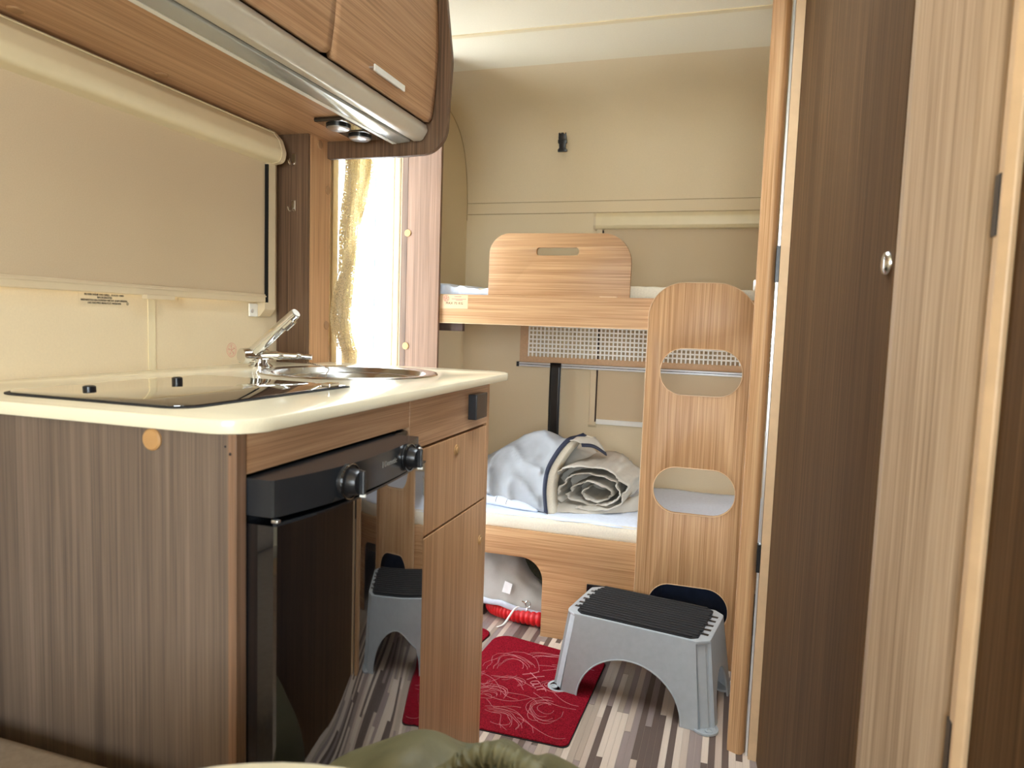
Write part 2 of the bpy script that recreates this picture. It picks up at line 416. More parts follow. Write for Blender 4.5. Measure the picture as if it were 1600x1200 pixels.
pane_window('window_2', plate([rrect(-1.29, -.15, .83, 1.67, .06), rrect(-1.25, -.19, .87, 1.63, .05)], 'YZ', RX+.034, RX+.05), box(RX+.041, RX+.044, -1.26, -.18, .86, 1.64))
pane_window('added_bunk_window', plate([rrect(2.40, 2.82, .48, .94, .06), rrect(2.44, 2.78, .52, .90, .05)], 'YZ', RX+.034, RX+.05), box(RX+.041, RX+.044, 2.43, 2.79, .51, .91))  # unseen window, added to brighten the wall under the upper bunk
pane_window('window_3', plate([rrect(-.04, 1.48, 1.10, 1.485, .04), rrect(0, 1.44, 1.13, 1.455, .03)], 'YZ', WX-.05, WX-.034), box(WX-.044, WX-.041, -.01, 1.45, 1.12, 1.465))
pane_window('window_4', plate([rrect(-.44, .04, .88, 1.72, .05), rrect(-.41, .01, .91, 1.69, .04)], 'XY', 2.062, 2.08), box(-.42, .02, .9, 1.7, 2.066, 2.069))
# doorway trim
door = struct('door_1', plate([rrect(1.825, 2.290, 0.0, 1.905, .02), rrect(1.852, 2.266, .02, 1.88, .02)], 'YZ', WX-.001, WX+.006), 'beigep')
struct('seal', plate([rrect(1.848, 2.268, .004, 1.885, .02), rrect(1.856, 2.260, .012, 1.876, .02)], 'YZ', WX-.034, WX-.022), 'beigep', door)
bm = nb(); grid(bm, [[(WX-.021, 2.1225, .02), (WX-.021, 2.1285, .02)], [(WX-.021, 2.1225, 1.88), (WX-.021, 2.1285, 1.88)]])
struct('screen_rail', bm, 'railtape', door, label='thin pale rail of the pulled-open insect screen')
struct('door_dimming_net', box(WX-.0275, WX-.0270, 1.857, 2.259, .02, 1.878), 'netting', door, label='fine white net added over the doorway to dim its daylight')  # added across the whole opening to cut the incoming daylight
struct('door_sill', box(WX-.03, WX+.004, 1.86, 2.256, 0, .022), 'alu', door)
# ground outside the door
struct('ground_outside', box(-9, WX-.25, -6, 10, -.62, -.55), 'outground')

# ================================================================== KITCHEN
KX = -.541; ZC = .94
kit = thing('kitchen_cabinet', (-.84, 1.1, 0), 'floor-standing oak kitchen cabinet with grey-brown end panel under the cream worktop', 'cabinet')
link('end_panel', box(WX+.004, KX, .668, .684, 0, .922, bev=.0008), 'greyoakZ', kit)
link('edge_band', box(KX-.0105, KX+.0015, .6665, .6845, 0, .922, bev=.001), 'postZ', kit, label='pale edge strip of the end panel')
link('screw_cap', disc((-.661, .668, .907), 'Y', .0135, -.004), 'brown', kit, True, label='round tan screw cap')
sc = link('screw', disc((-.548, .668, .899), 'Y', .0038, -.0012), 'alu', kit, True)
link('screw_slot', disc((-.548, .6668, .899), 'Y', .002, -.0004), 'black', sc)
link('hinge_hole', disc((-.556, .668, .907), 'Y', .0014, -.0003), 'black', kit)
link('end_panel', box(WX+.004, KX-.001, 1.533, 1.549, 0, .922), 'frontZ', kit)
link('back_rail', box(-.62, KX-.004, .684, 1.533, 0, .05), 'gap', kit)
link('drawer_blank', box(KX-.016, KX, .686, 1.1190, .872, .921, bev=.0005), 'frontY', kit)
dr = link('drawer', box(KX-.016, KX, 1.1230, 1.532, .828, .921, bev=.0005), 'frontY', kit)
link('drawer_latch', box(KX, KX+.02, 1.408, 1.476, .850, .905, bev=.002), 'charcoal', dr, label='black rectangular push latch')
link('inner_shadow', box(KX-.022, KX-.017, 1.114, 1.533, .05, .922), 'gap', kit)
dd = link('door', box(KX-.016, KX, 1.125, 1.5305, .652, .8225, bev=.0012), 'frontZ', kit)
def knob(parent, c, ax, r, h, mat='steel'):
    s = 1 if h > 0 else -1
    return link('push_knob', lathe(nb(), [(r, 0), (r, h*.3), (r*.8, h*.45), (r*.62, h*.45), (r*.6, h*.9), (r*.45, h), (0, h)], c, ax, 20), mat, parent, True)
knob(dd, (KX, 1.347, .794), 'X', .0115, .005, 'brown')
d2 = link('door', box(KX-.016, KX, 1.125, 1.5305, .03, .6475, bev=.0012), 'frontZ', kit)
knob(d2, (KX, 1.507, .556), 'X', .0115, .005, 'brown')
link('carcass', box(-1.12, KX-.03, 1.122, 1.13, .0, .922), 'frontZ', kit)
# worktop with a hole for the sink
SKC = (-.808, 1.372); SR = .186
ell = [(SKC[0]+(SR-.004)*math.cos(2*PI*k/48), SKC[1]+(SR+.008)*math.sin(2*PI*k/48)) for k in range(48)]
wt = plate([fillet([(WX+.002, .655), (-.520, .655), (-.520, 1.668), (WX+.002, 1.668)], [0, .055, .06, 0], 10), ell], 'XY', .922, ZC, bev=.003)
wtop = link('worktop', wt, 'worktop', None, True)
tag(wtop, 'cream kitchen worktop with rounded corners above the oak cabinet', 'worktop')
# hob with closed glass lid
hob = thing('hob', (-.82, .9, ZC), 'gas hob under closed smoked glass lid set in the cream worktop', 'hob')
hp = [(-.985, .703), (-.645, .700), (-.635, 1.085), (-.975, 1.112)]
link('rim', plate([fillet(hp, [.05, .035, .012, .03], 8)], 'XY', ZC, ZC+.0015, bev=.0004), 'blackmat', hob, True)
hq = [(-.978, .709), (-.651, .706), (-.641, 1.079), (-.969, 1.105)]
lid = link('glass_lid', plate([fillet(hq, [.046, .032, .01, .028], 8)], 'XY', ZC+.0015, ZC+.0035, bev=.0006), 'hobglass', hob, True)
for c in ((-.922, .812), (-.937, 1.003)):
    link('buffer', lathe(nb(), [(0, 0), (.009, 0), (.009, .0015), (.006, .003), (0, .003)], (c[0], c[1], ZC+.0035), 'Z', 20), 'black', lid, True)
link('lid_catch', box(-.662, -.645, 1.03, 1.06, ZC+.0035, ZC+.009, bev=.001), 'chrome', hob)
# sink
sink = thing('sink', (SKC[0], SKC[1], ZC), 'round stainless steel sink set into the far end of the worktop', 'sink')
bm = nb()
lathe(bm, [(SR-.022, .001), (SR-.004, .0035), (SR+.004, .003), (SR+.006, 0), (SR-.006, -.002)], (SKC[0], SKC[1], ZC), 'Z', 64, 1, 1.045)
link('rim', bm, 'steel', sink, True)
bm = nb()
lathe(bm, [(SR-.022, .001), (SR-.026, -.004), (SR-.030, -.010), (SR-.05, -.010), (SR-.054, -.014), (SR-.065, -.10), (SR-.10, -.125), (.03, -.13), (0, -.131)], (SKC[0], SKC[1], ZC), 'Z', 64, 1, 1.045)
link('bowl', bm, 'steel', sink, True)
link('drain', lathe(nb(), [(.028, 0), (.026, .003), (.01, .004), (0, .004)], (SKC[0], SKC[1], ZC-.1305), 'Z', 24), 'chrome', sink, True)
ch = nb(); pts = catmull([(-.955, 1.432, .952), (-.93, 1.43, .948), (-.905, 1.425, .9445), (-.88, 1.40, .942), (-.868, 1.37, .93), (-.862, 1.36, .90)], 10)
for i, p in enumerate(pts):
    if i % 2 == 0: bmesh.ops.create_icosphere(ch, subdivisions=1, radius=.0022, matrix=Matrix.Translation(p))
tube(ch, pts, .0007, 5)
link('plug_chain', ch, 'chrome', sink, True)
# tap
tap = thing('kitchen_tap', (-1.06, 1.36, ZC), 'chrome mixer tap with raised slanting spout behind the sink', 'tap')
link('base', lathe(nb(), [(0, 0), (.027, 0), (.027, .004), (.022, .008), (.018, .012), (.018, .02), (0, .02)], (-1.035, 1.362, ZC), 'Z', 28), 'chrome', tap, True)
bm = nb(); tube(bm, [(-1.057, 1.322, .967), (-1.0565, 1.3235, .967), (-1.043, 1.372, .967), (-1.039, 1.388, .967)], [.0165, .0180, .0180, .0155], 28)
link('valve_body', bm, 'chrome', tap, True)
bm = nb(); tube(bm, [(-1.052, 1.350, .968), (-1.044, 1.350, .976), (-.938, 1.350, 1.064), (-.934, 1.350, 1.067)], [.0145, .0145, .0118, .0112], 24)
tube(bm, [(-.962, 1.350, 1.035), (-.941, 1.350, 1.052)], [.010, .0095], 18)
sp_ = link('spout', bm, 'chrome', tap, True)
link('aerator', lathe(nb(), [(.0100, 0), (.0100, .0015), (.007, .0015), (.0, .001)], (0, 0, 0), 'Z', 20), 'whitep', sp_, True, local=True)
ae = bpy.data.objects['aerator']; ae.location = Vector((-.9335, 1.350, 1.0675))-Vector((-1.06, 1.36, ZC)); ae.rotation_euler = (0, PI/2-.68, 0)
bm = nb(); tube(bm, catmull([(-1.035, 1.365, .968), (-1.00, 1.385, .969), (-.965, 1.405, .968), (-.938, 1.420, .966)], 6), [.0105]*7+[.0085]*6+[.0065]*6, 14)
link('lever', bm, 'chrome', tap, True)
# wall emblem behind the tap
def emblem(name, c, U, V, r, parent, mat):
    U = Vector(U); V = Vector(V); c = Vector(c); bm = nb()
    def arc(rad, a0, a1, n=24): return [c+U*rad*math.cos(a0+(a1-a0)*k/n)+V*rad*math.sin(a0+(a1-a0)*k/n) for k in range(n+1)]
    tube(bm, arc(r, 0, 2*PI), r*.05, 4)
    tube(bm, arc(r*.78, 0, 2*PI), r*.04, 4)
    for k in range(5):
        a = PI/2+2*PI*k/5
        tube(bm, [c, c+U*r*.7*math.cos(a)+V*r*.7*math.sin(a)], r*.06, 4)
        tube(bm, [c+(U*math.cos(a+.5)+V*math.sin(a+.5))*r*.45, c+(U*math.cos(a)+V*math.sin(a))*r*.7], r*.05, 4)
    return link(name, bm, mat, parent)
emblem('faded_emblem', (WX, 1.397, .975), (0, 1, 0), (0, 0, 1), .0165, wall_left, plain('faded_red_ink', '#d9a58e', .8))
# warning sticker under the blind
st = thing('warning_sticker', (WX, 1.046, 1.082), 'small clear warning sticker with black capital text on the wall below the kitchen blind', 'sticker')
link('film', box(WX, WX+.0003, .988, 1.104, 1.069, 1.096), 'wall', st)
for i, s in enumerate(('IN DER NÄHE DES GRILL-, KOCH- UND', 'BACKGERÄTES', 'BRENNSTELLEN DÜRFEN NICHT ZUM HEIZEN', 'DES RAUMES BENUTZT WERDEN')):
    link('lettering', text_mesh(s, .0050, (WX+.0006, 1.044, 1.0868-.0052*i), (0, 1, 0), (0, 0, 1)), 'blackink', st)
bm = nb(); tube(bm, [(WX+.0006, 1.0965+.0026*math.cos(k*PI/10), 1.0735+.0026*math.sin(k*PI/10)) for k in range(21)], .0003, 4)
link('circle_mark', bm, 'blackink', st); link('lettering', text_mesh('1', .0045, (WX+.0006, 1.0965, 1.0719), (0, 1, 0), (0, 0, 1)), 'blackink', st)

# ------------------------------------------------------------------ fridge
fr_ = thing('fridge', (-.82, .9, .03), 'glossy black built-in fridge with two dial knobs in the kitchen cabinet', 'fridge')
def curve_at(tab, y):
    P = catmull([(a, b, 0) for a, b in tab], 8)
    for p, q in zip(P, P[1:]):
        if p.x <= y <= q.x: return p.y+(q.y-p.y)*(y-p.x)/max(1e-9, q.x-p.x)
    return P[-1].y
PT = [(.686, -.504), (.74, -.489), (.80, -.478), (.86, -.474), (.95, -.477), (1.03, -.486), (1.056, -.491)]
DT = [(.686, -.500), (.755, -.487), (.842, -.481), (.973, -.488), (1.112, -.504)]
def bowed(tab, z0, z1, back):
    ys = [tab[0][0]+(tab[-1][0]-tab[0][0])*k/28 for k in range(29)]
    front = [(curve_at(tab, y), y) for y in ys]
    front = [(front[0][0]-.003, front[0][1]), (front[0][0], front[0][1]+.0025)]+front[1:-1]+[(front[-1][0], front[-1][1]-.0025), (front[-1][0]-.003, front[-1][1])]
    return extr([(back, ys[0])]+front+[(back, ys[-1])], 'Z', z0, z1)
link('cabinet_body', box(-1.10, KX-.002, .690, 1.116, .03, .866), 'charcoal', fr_)
link('side_filler', box(KX-.03, KX-.012, 1.1125, 1.1205, .03, .868), 'black', fr_)
cp = link('control_panel', bowed(PT, .8235, .868, KX-.002), 'charcoal', fr_, True, ang=30)
fd = link('fridge_door', bowed(DT, .035, .8135, KX-.002), 'gloss', fr_, True, ang=30, label='mirror-glossy black door')
link('door_trim', extr([(curve_at(DT, .686+.426*k/20)+.0006, .686+.426*k/20) for k in range(21)]+[(curve_at(DT, 1.112-.426*k/20)-.004, 1.112-.426*k/20) for k in range(21)], 'Z', .8135, .8165), 'charcoal', fd)
link('hinge_pin', box(-.506, -.497, .685, .692, .8175, .8215, bev=.001), 'alu', fr_)
def dial(y, z, r):
    x = curve_at(PT, y)
    k = link('dial_knob', lathe(nb(), [(r, -.003), (r, .004), (r*.93, .006), (r*.8, .007), (r*.76, .017), (r*.68, .020), (0, .020)], (x, y, z), 'X', 32), 'black', cp, True)
    link('grip', box(x+.014, x+.027, y-.0035, y+.0035, z-r*.72, z+r*.72, bev=.002), 'charcoal', k)
    link('clear_ring', lathe(nb(), [(r*1.0, .004), (r*1.06, .004), (r*1.06, .007), (r*1.0, .007), (r*1.0, .004)], (x, y, z), 'X', 32), 'gloss', k, True)
    link('pointer', box(x+.0195, x+.0275, y-.0012, y+.0012, z-r*.85, z-r*.68), 'whitep', k)
dial(.806, .846, .0225); dial(.990, .846, .0205)
x = curve_at(PT, 1.036)
ib = link('ignition_button', lathe(nb(), [(.0125, -.003), (.0125, .004), (.010, .006), (0, .006)], (x, 1.036, .846), 'X', 24), 'black', cp, True)
link('button_face', lathe(nb(), [(.0085, .006), (.008, .0085), (0, .0085)], (x, 1.036, .846), 'X', 24), 'whitep', ib, True)
lx = curve_at(PT, .92)
bm = text_mesh('Dometic', .0115, (lx+.0006, .905, .8465), (-.02, 1, 0), (0, 0, 1), align='LEFT')
link('logo_lettering', bm, 'logoink', cp)
link('logo_mark', box(lx+.0002, lx+.0008, .8935, .9015, .846, .855), 'logoink', cp)

# ------------------------------------------------------------------ pillar beside the door
pil = thing('wood_pillar', (-1.10, 1.615, ZC), 'dark-faced wooden pillar between the kitchen blind and the bright doorway', 'pillar')
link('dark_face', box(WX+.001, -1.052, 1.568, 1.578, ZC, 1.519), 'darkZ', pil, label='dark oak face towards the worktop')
link('side_face', box(-1.058, -1.050, 1.578, 1.668, ZC, 1.519), 'frontZ', pil)
link('back_face', box(WX+.001, -1.058, 1.660, 1.668, ZC, 1.519), 'frontZ', pil)
for y, z in ((1.617, 1.503), (1.655, 1.395), (1.655, 1.039)):
    link('screw_cap', disc((-1.050, y, z), 'X', .0115, .003), 'capunder', pil, True)
for i, z in enumerate((1.455, 1.339)):
    hk = thing('coat_hook', (-1.093, 1.568, z), 'small chrome hook on the dark pillar face, '+('upper one near the cabinet' if i == 0 else 'lower one'), 'hook', 'hooks on the pillar')
    link('back_plate', box(-1.099, -1.087, 1.5665, 1.568, z-.012, z+.015, bev=.0005), 'chrome', hk)
    bm = nb(); tube(bm, catmull([(-1.093, 1.567, z-.006), (-1.093, 1.560, z-.013), (-1.094, 1.551, z-.012), (-1.095, 1.547, z-.003)], 5), [.0028]*16, 8)
    link('prong', bm, 'chrome', hk, True)

# ------------------------------------------------------------------ overhead cabinet
ov = thing('overhead_cabinet', (-.95, .8, 1.51), 'oak overhead cabinet with curved flap doors and dark rounded end panel', 'cabinet')
Y0 = -.9
link('underside_panel', box(WX+.002, -.846, Y0, 1.652, 1.519, 1.531), 'frontY', ov)
ep = [(WX+.002, 1.90), (WX+.002, 1.522), (-1.052, 1.522), (-1.052, 1.4755), (-.84, 1.4735), (-.715, 1.478), (-.703, 1.70), (-.728, 1.90)]
epf = fillet(ep, [0, 0, 0, .004, .05, .085, .25, 0], 10)
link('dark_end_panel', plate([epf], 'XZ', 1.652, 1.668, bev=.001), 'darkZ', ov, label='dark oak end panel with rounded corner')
inset = [(p[0]+(.0 if p[0] < -1 else -.0), p[1]) for p in epf]
def strip(pr, y0, y1): return extr(pr, 'Y', y0, y1)
link('light_edge_strip', box(-.858, -.847, Y0, 1.648, 1.5035, 1.5195), 'whitep', ov)
link('lamp_diffuser', strip(fillet([(-.8465, 1.5035), (-.8085, 1.5065), (-.8065, 1.516), (-.846, 1.516)], .002, 3), Y0, 1.645), 'diffuser', ov, True, label='silver-grey lamp strip')
link('dark_groove', box(-.813, -.800, Y0, 1.648, 1.512, 1.520), 'gap', ov)
link('round_profile', strip(fillet([(-.803, 1.507), (-.775, 1.507), (-.760, 1.530), (-.764, 1.546), (-.803, 1.546)], [.008, .014, .012, .002, .002], 6), Y0, 1.645), 'silver', ov, True, label='rounded silver profile under the doors')
def flap(y0, y1):
    front = [(-.766, 1.549), (-.759, 1.60), (-.7545, 1.65), (-.752, 1.70), (-.752, 1.76), (-.755, 1.82), (-.762, 1.90)]
    fr2 = [tuple(p[:2]) for p in catmull([(a, b, 0) for a, b in front], 4)]
    bm = nb(); rows = []; R = .013
    ny = 24
    for (xx, zz) in fr2:
        d = zz-1.549; ins = R-math.sqrt(max(0, R*R-(R-d)**2)) if d < R else 0
        rows.append([(xx, y0+ins+(y1-y0-2*ins)*k/ny, zz) for k in range(ny+1)])
    grid(bm, rows)
    o = link('flap_door', bm, 'frontY', ov, True); solidify(o, .016, -1); return o
flap_edges = [(-.9, -.165), (-.162, .735), (.738, 1.1865), (1.1895, 1.6435)]
for a, b in flap_edges: f = flap(a, b)
hd = link('bar_handle', box(-.736, -.7325, 1.325, 1.462, 1.566, 1.579, bev=.0006), 'whitep', f, label='small silver bar handle')
link('handle_foot', box(-.757, -.734, 1.325, 1.455, 1.5715, 1.5745), 'alu', f)
link('inner_box', box(-1.12, -.80, Y0, 1.650, 1.546, 1.9), 'gap', ov)
link('face_frame', box(-.80, -.786, Y0, 1.650, 1.546, 1.9), 'darkY', ov)
for y in (.842, 1.133):
    link('screw_cap', disc((-1.090, y, 1.519), 'Z', .0125, -.003), 'capunder', ov, True)
for i, (cx, cy) in enumerate(((-.915, 1.488), (-.912, 1.582))):
    s = thing('spotlight', (cx, cy, 1.519), 'black square spotlight with round lens under the overhead cabinet, '+('farther from the end panel' if i == 0 else 'nearest the dark end panel'), 'light', 'spotlights under the cabinet')
    link('square_plate', box(cx-.042, cx+.042, cy-.042, cy+.042, 1.509, 1.5188, bev=.003), 'gloss', s)
    link('lens', lathe(nb(), [(.026, 0), (.026, -.0055), (.023, -.008), (0, -.008)], (cx-.004, cy+.004, 1.509), 'Z', 28), 'alu', s, True)
    link('lens_rim', lathe(nb(), [(.0265, 0), (.0285, 0), (.0285, -.0045), (.0265, -.0045), (.0265, 0)], (cx-.004, cy+.004, 1.509), 'Z', 28), 'black', s, True)

# ------------------------------------------------------------------ kitchen window blind
bl = thing('window_blind', (WX, .75, 1.09), 'beige roller blind pulled down over the kitchen window above the hob', 'blind')
prof = fillet([(WX+.001, 1.516), (WX+.022, 1.516), (WX+.046, 1.492), (WX+.057, 1.462), (WX+.052, 1.438), (WX+.001, 1.432)], [0, .008, .02, .02, .016, 0], 5)
link('cassette', extr(prof, 'Y', -.12, 1.514), 'cream', bl, True, ang=30)
link('end_cap', extr([(WX+.001+(p[0]-WX-.001)*1.03, 1.474+(p[1]-1.474)*1.03) for p in prof], 'Y', 1.510, 1.526), 'beigep', bl, True, ang=30)
link('cassette_ridge', extr([(WX+.030, 1.5115), (WX+.034, 1.509), (WX+.0335, 1.5065), (WX+.028, 1.508)], 'Y', -.12, 1.513), 'cream', bl)
link('fabric', box(WX+.016, WX+.018, -.08, 1.497, 1.108, 1.45), 'blind', bl)
link('bottom_bar', box(WX+.012, WX+.024, -.08, 1.493, 1.092, 1.1125, bev=.002), 'beigep', bl)
link('bar_ridge', box(WX+.024, WX+.0265, -.08, 1.493, 1.105, 1.1085, bev=.0008), 'beigep', bl)
tb = link('pull_tab', box(WX+.02, WX+.033, 1.112, 1.186, 1.085, 1.0935, bev=.0012), 'beigep', bl)
gd = link('side_guide', box(WX+.002, WX+.026, 1.499, 1.529, 1.087, 1.435, bev=.002), 'beigep', bl)
link('guide_slot', box(WX+.004, WX+.0265, 1.4955, 1.4995, 1.087, 1.43), 'gap', gd)
br = link('bracket', extr(fillet([(WX+.001, 1.055), (WX+.012, 1.058), (WX+.026, 1.075), (WX+.027, 1.092), (WX+.001, 1.092)], [0, .006, .008, 0, 0], 4), 'Y', 1.486, 1.528), 'beigep', bl, True)
link('clip', box(WX+.001, WX+.006, 1.455, 1.487, 1.056, 1.088, bev=.002), 'whitep', br)
link('screw', disc((WX+.006, 1.464, 1.070), 'X', .005, .002), 'alu', br, True)

# ------------------------------------------------------------------ lace curtain in the doorway
cur = thing('lace_curtain', (-1.10, 1.86, .35), 'gold lace curtain gathered and hanging down the left side of the bright doorway', 'curtain')
def drape(cl, name):
    Ct = catmull([(c[0], c[1], c[2]) for c in cl], 8)      # (y centre, width, z)
    rows = []
    for i, c in enumerate(Ct):
        row = []
        for k in range(41):
            u = k/40-.5
            fold = .012*math.sin(u*26+i*.12)+.006*math.sin(u*51+1.3-i*.07)
            row.append((-1.102+fold*min(1, c.y/.06), c.x+u*c.y+.004*math.sin(i*.35+u*6), c.z))
        rows.append(row)
    bm = nb(); grid(bm, rows); return link(name, bm, 'lace', cur, True)
drape([(1.872, .075, 1.80), (1.866, .075, 1.52), (1.862, .072, 1.38), (1.850, .060, 1.245), (1.828, .068, 1.165), (1.826, .078, 1.055), (1.845, .072, .98), (1.868, .060, .93), (1.875, .06, .70), (1.87, .08, .35)], 'gathered_cloth')
drape([(1.945, .07, 1.80), (1.94, .060, 1.54), (1.93, .045, 1.44), (1.915, .03, 1.38), (1.905, .012, 1.34)], 'upper_swag')
link('curtain_rod', tube(nb(), [(-1.102, 1.80, 1.80), (-1.102, 2.215, 1.80)], .006, 8), 'alu', cur)

# ------------------------------------------------------------------ wooden panel right of the door
dp = thing('door_post_panel', (-1.06, 2.26, 0), 'sunlit upright oak panel between the bright doorway and the bunks', 'panel')
link('board', box(WX+.022, -.9785, 2.2345, 2.2495, 0, CZ-.002, bev=.001), 'postZ', dp)
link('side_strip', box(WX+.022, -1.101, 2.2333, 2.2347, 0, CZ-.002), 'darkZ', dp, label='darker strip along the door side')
for z in (1.359, .970, .55):
    link('screw_cap', disc((-1.098, 2.2333, z), 'Y', .0125, -.003), 'brown', dp, True)

# ================================================================== BUNKS
BY = 2.25
up = thing('upper_bunk', (-.45, 2.55, 1.055), 'upper bunk with oak front board and white mattress across the rear wall', 'bunk')
ub = link('front_board', box(-.980, .30, BY, BY+.018, 1.0555, 1.1535, bev=.0012), 'oakX', up)
link('lower_edge', box(-.980, .30, BY-.0012, BY+.004, 1.0545, 1.0575), 'edge', ub)
link('base_board', box(WX+.003, RX-.005, BY+.018, RY-.05, 1.058, 1.072), 'oakX', up)
link('side_bracket', box(WX+.003, -.905, BY+.03, BY+.05, 1.028, 1.0575), 'darkbrown', up, label='dark brown bracket under the left end')
link('mattress', box(WX+.006, RX-.01, BY+.036, RY-.055, 1.072, 1.178, bev=.02, seg=3), 'terry', up)
# ruffled sheet, left and right of the guard
def ruffle(x0, x1, z0, amp, seed, hfun):
    rows = []; nx = max(12, int((x1-x0)/.006))
    for j in range(15):
        v = j/14; row = []
        for i in range(nx+1):
            u = i/nx; xx = x0+(x1-x0)*u
            w = amp*(math.sin(xx*130+seed)+.7*math.sin(xx*71+seed*2+v*2)+.5*noise.noise((xx*40, v*3, seed)))
            if v < .45: zz = 1.150+(hfun(u)-1.150)*(v/.45); yy = BY+.034-.004*math.sin(v/.45*PI)-abs(w)*.5
            else: zz = hfun(u)+.006*math.sin((v-.45)/.55*PI)-.006*(v-.45); yy = BY+.034+(v-.45)/.55*.40
            row.append((xx, yy, zz+w*(.6 if v > .2 else .1)))
        rows.append(row)
    bm = nb(); grid(bm, rows); return bm
o = link('fitted_sheet', ruffle(WX+.02, -.79, 1.15, .0045, 1.0, lambda u: 1.186+.006*math.sin(u*5)-.006*u), 'sheet', up, True, label='crumpled white sheet coloured with a bluish sky tint'); solidify(o, .002)
o = link('fitted_sheet', ruffle(-.36, .25, 1.15, .0008, 4.0, lambda u: 1.194-.012*u), 'terry', up, True, label='smooth white terry sheet end'); solidify(o, .002)
gp = [(-.811, 1.10), (-.331, 1.10), (-.329, 1.358), (-.809, 1.361)]
guard = plate([fillet(gp, [0, 0, .095, .07], 10), rrect(-.645, -.501, 1.2875, 1.3135, .011)], 'XZ', BY+.0185, BY+.0345, bev=.0008)
gd_ = link('guard_panel', guard, 'oakX', up, True, label='rounded oak guard panel with a grip slot')
link('screw_block', box(-.425, -.37, BY+.006, BY+.0184, 1.1536, 1.157), 'edge', gd_)
# load sticker on the board
sk = thing('load_sticker', (-.93, BY, 1.128), 'pale load sticker with red round emblem on the upper bunk board', 'sticker')
link('paper', box(-.978, -.876, BY-.0004, BY, 1.105, 1.1515), 'edge', sk)
emblem('round_emblem', (-.955, BY-.0006, 1.139), (1, 0, 0), (0, 0, 1), .0105, sk, 'redink')
for z, a, b in ((1.1455, -.925, -.900), (1.1375, -.935, -.882), (1.1335, -.92, -.895)):
    link('fine_print', box(a, b, BY-.0007, BY-.0003, z-.0009, z+.0009), 'redink', sk)
link('lettering', text_mesh('MAX 75 KG', .0115, (-.925, BY-.0007, 1.119), (1, 0, 0), (0, 0, 1), spacing=1.1), 'blackink', sk)

lo = thing('lower_bunk', (-.3, 2.55, 0), 'lower bunk with arched oak front board and white mattress', 'bunk')
lb = [(WX+.02, .0), (-1.05, .0), (-1.05, .266), (-.578, .266), (-.578, 0), (-.255, 0), (-.255, .262), (.2, .262), (.2, 0), (.86, 0), (.86, .361), (WX+.02, .361)]
link('front_board', plate([fillet(lb, [0, 0, .07, .075, 0, 0, .05, .05, 0, 0, 0, 0], 10)], 'XZ', BY, BY+.018, bev=.0008), 'oakX', lo, True)
link('base_board', box(WX+.003, RX-.005, BY+.018, RY-.004, .335, .352), 'frontY', lo)
bm = nb(); bx(bm, WX+.006, RX-.01, BY+.004, RY-.006, .352, .408, bev=.02, seg=4)
link('mattress', bm, 'terry', lo, True, label='white terry mattress')
rows = []
for i in range(91):
    xx = WX+.012+(RX-.03-WX-.012)*i/90; row = []
    for j in range(21):
        v = j/20; yy = BY+.012+(RY-.02-BY-.012)*v
        e = .004*noise.noise((xx*22, 3.1, 0)) if j == 0 else 0
        row.append((xx, yy+e*3, .4092+.0035*noise.noise((xx*9, yy*9, .5))*(1 if j > 1 else .4)-(.004 if j == 0 else 0)))
    rows.append(row)
bm = nb(); grid(bm, rows); o = link('sheet', bm, 'sheet', lo, True, label='thin white sheet with a bluish light tint in its colour'); solidify(o, .0015, 1)
sk2 = thing('wall_socket', (-.393, BY, .19), 'small black socket on the lower bunk board behind the step stool', 'socket')
link('plate', box(-.424, -.363, BY-.006, BY, .160, .207, bev=.0015), 'black', sk2)
link('insert', box(-.414, -.373, BY-.0085, BY-.006, .164, .195, bev=.001), 'charcoal', sk2)

# ladder
LY0, LY1 = 2.230, 2.2485
ld = thing('bunk_ladder', (-.1, 2.24, 0), 'tall oak ladder board with oval foot holes leaning flat on the bunks', 'ladder')
out = fillet([(-.267, 0), (.062, 0), (.064, 1.2025), (-.262, 1.2015)], [0, 0, .125, .105], 12)
def oval(x0, x1, z0, z1, r): return rrect(x0, x1, z0, z1, r, 10)
holes = [oval(-.219, .026, .856, 1.001, .070), oval(-.222, .026, .482, .629, .070), oval(-.221, .025, .108, .252, .068)]
link('board', plate([out]+holes, 'XZ', LY0, LY1, bev=.0008), 'oakZ', ld, True)
def band(loop, name):
    bm = nb(); pts = [(p[0], LY0-.0004, p[1]) for p in loop]; tube(bm, pts+[pts[0]], .0012, 6); return link(name, bm, 'edge', ld, True)
for h in holes: band(h, 'hole_edge')
bm = nb(); o2 = [p for p in out]; pts = [(p[0], LY0-.0002, p[1]) for p in o2[1:]+o2[:1]]; tube(bm, pts, .0012, 6); link('outer_edge', bm, 'edge', ld, True)

# mesh net and rail behind the upper bunk
nt_ = thing('mesh_net', (-.42, 2.855, .89), 'beige-framed white mesh net with silver rail hanging under the upper bunk', 'net')
NY = 2.852
link('cloth_frame', plate([[(-.868, .901), (.45, .901), (.45, 1.056), (.42, 1.056), (.42, .927), (-.831, .927), (-.831, 1.056), (-.868, 1.056)]], 'XZ', NY, NY+.002), 'netcloth', nt_)
bm = nb()
k = 0; xx = -.829
while xx < .43: bx(bm, xx-.003, xx+.003, NY-.001, NY+.0005, .925, 1.057); xx += .0170
for zz in (.944, .962, .980, .998, 1.016, 1.034, 1.052): bx(bm, -.831, .42, NY-.0015, NY-.0002, zz-.0032, zz+.0032)
o = link('mesh_cords', bm, 'cord', nt_, kind='stuff')
rl = link('bottom_rail', box(-.868, .45, NY-.008, NY+.006, .882, .900, bev=.002), 'rail', nt_)
link('rail_groove', box(-.866, .45, NY-.0088, NY-.0075, .890, .8925), 'charcoal', rl)
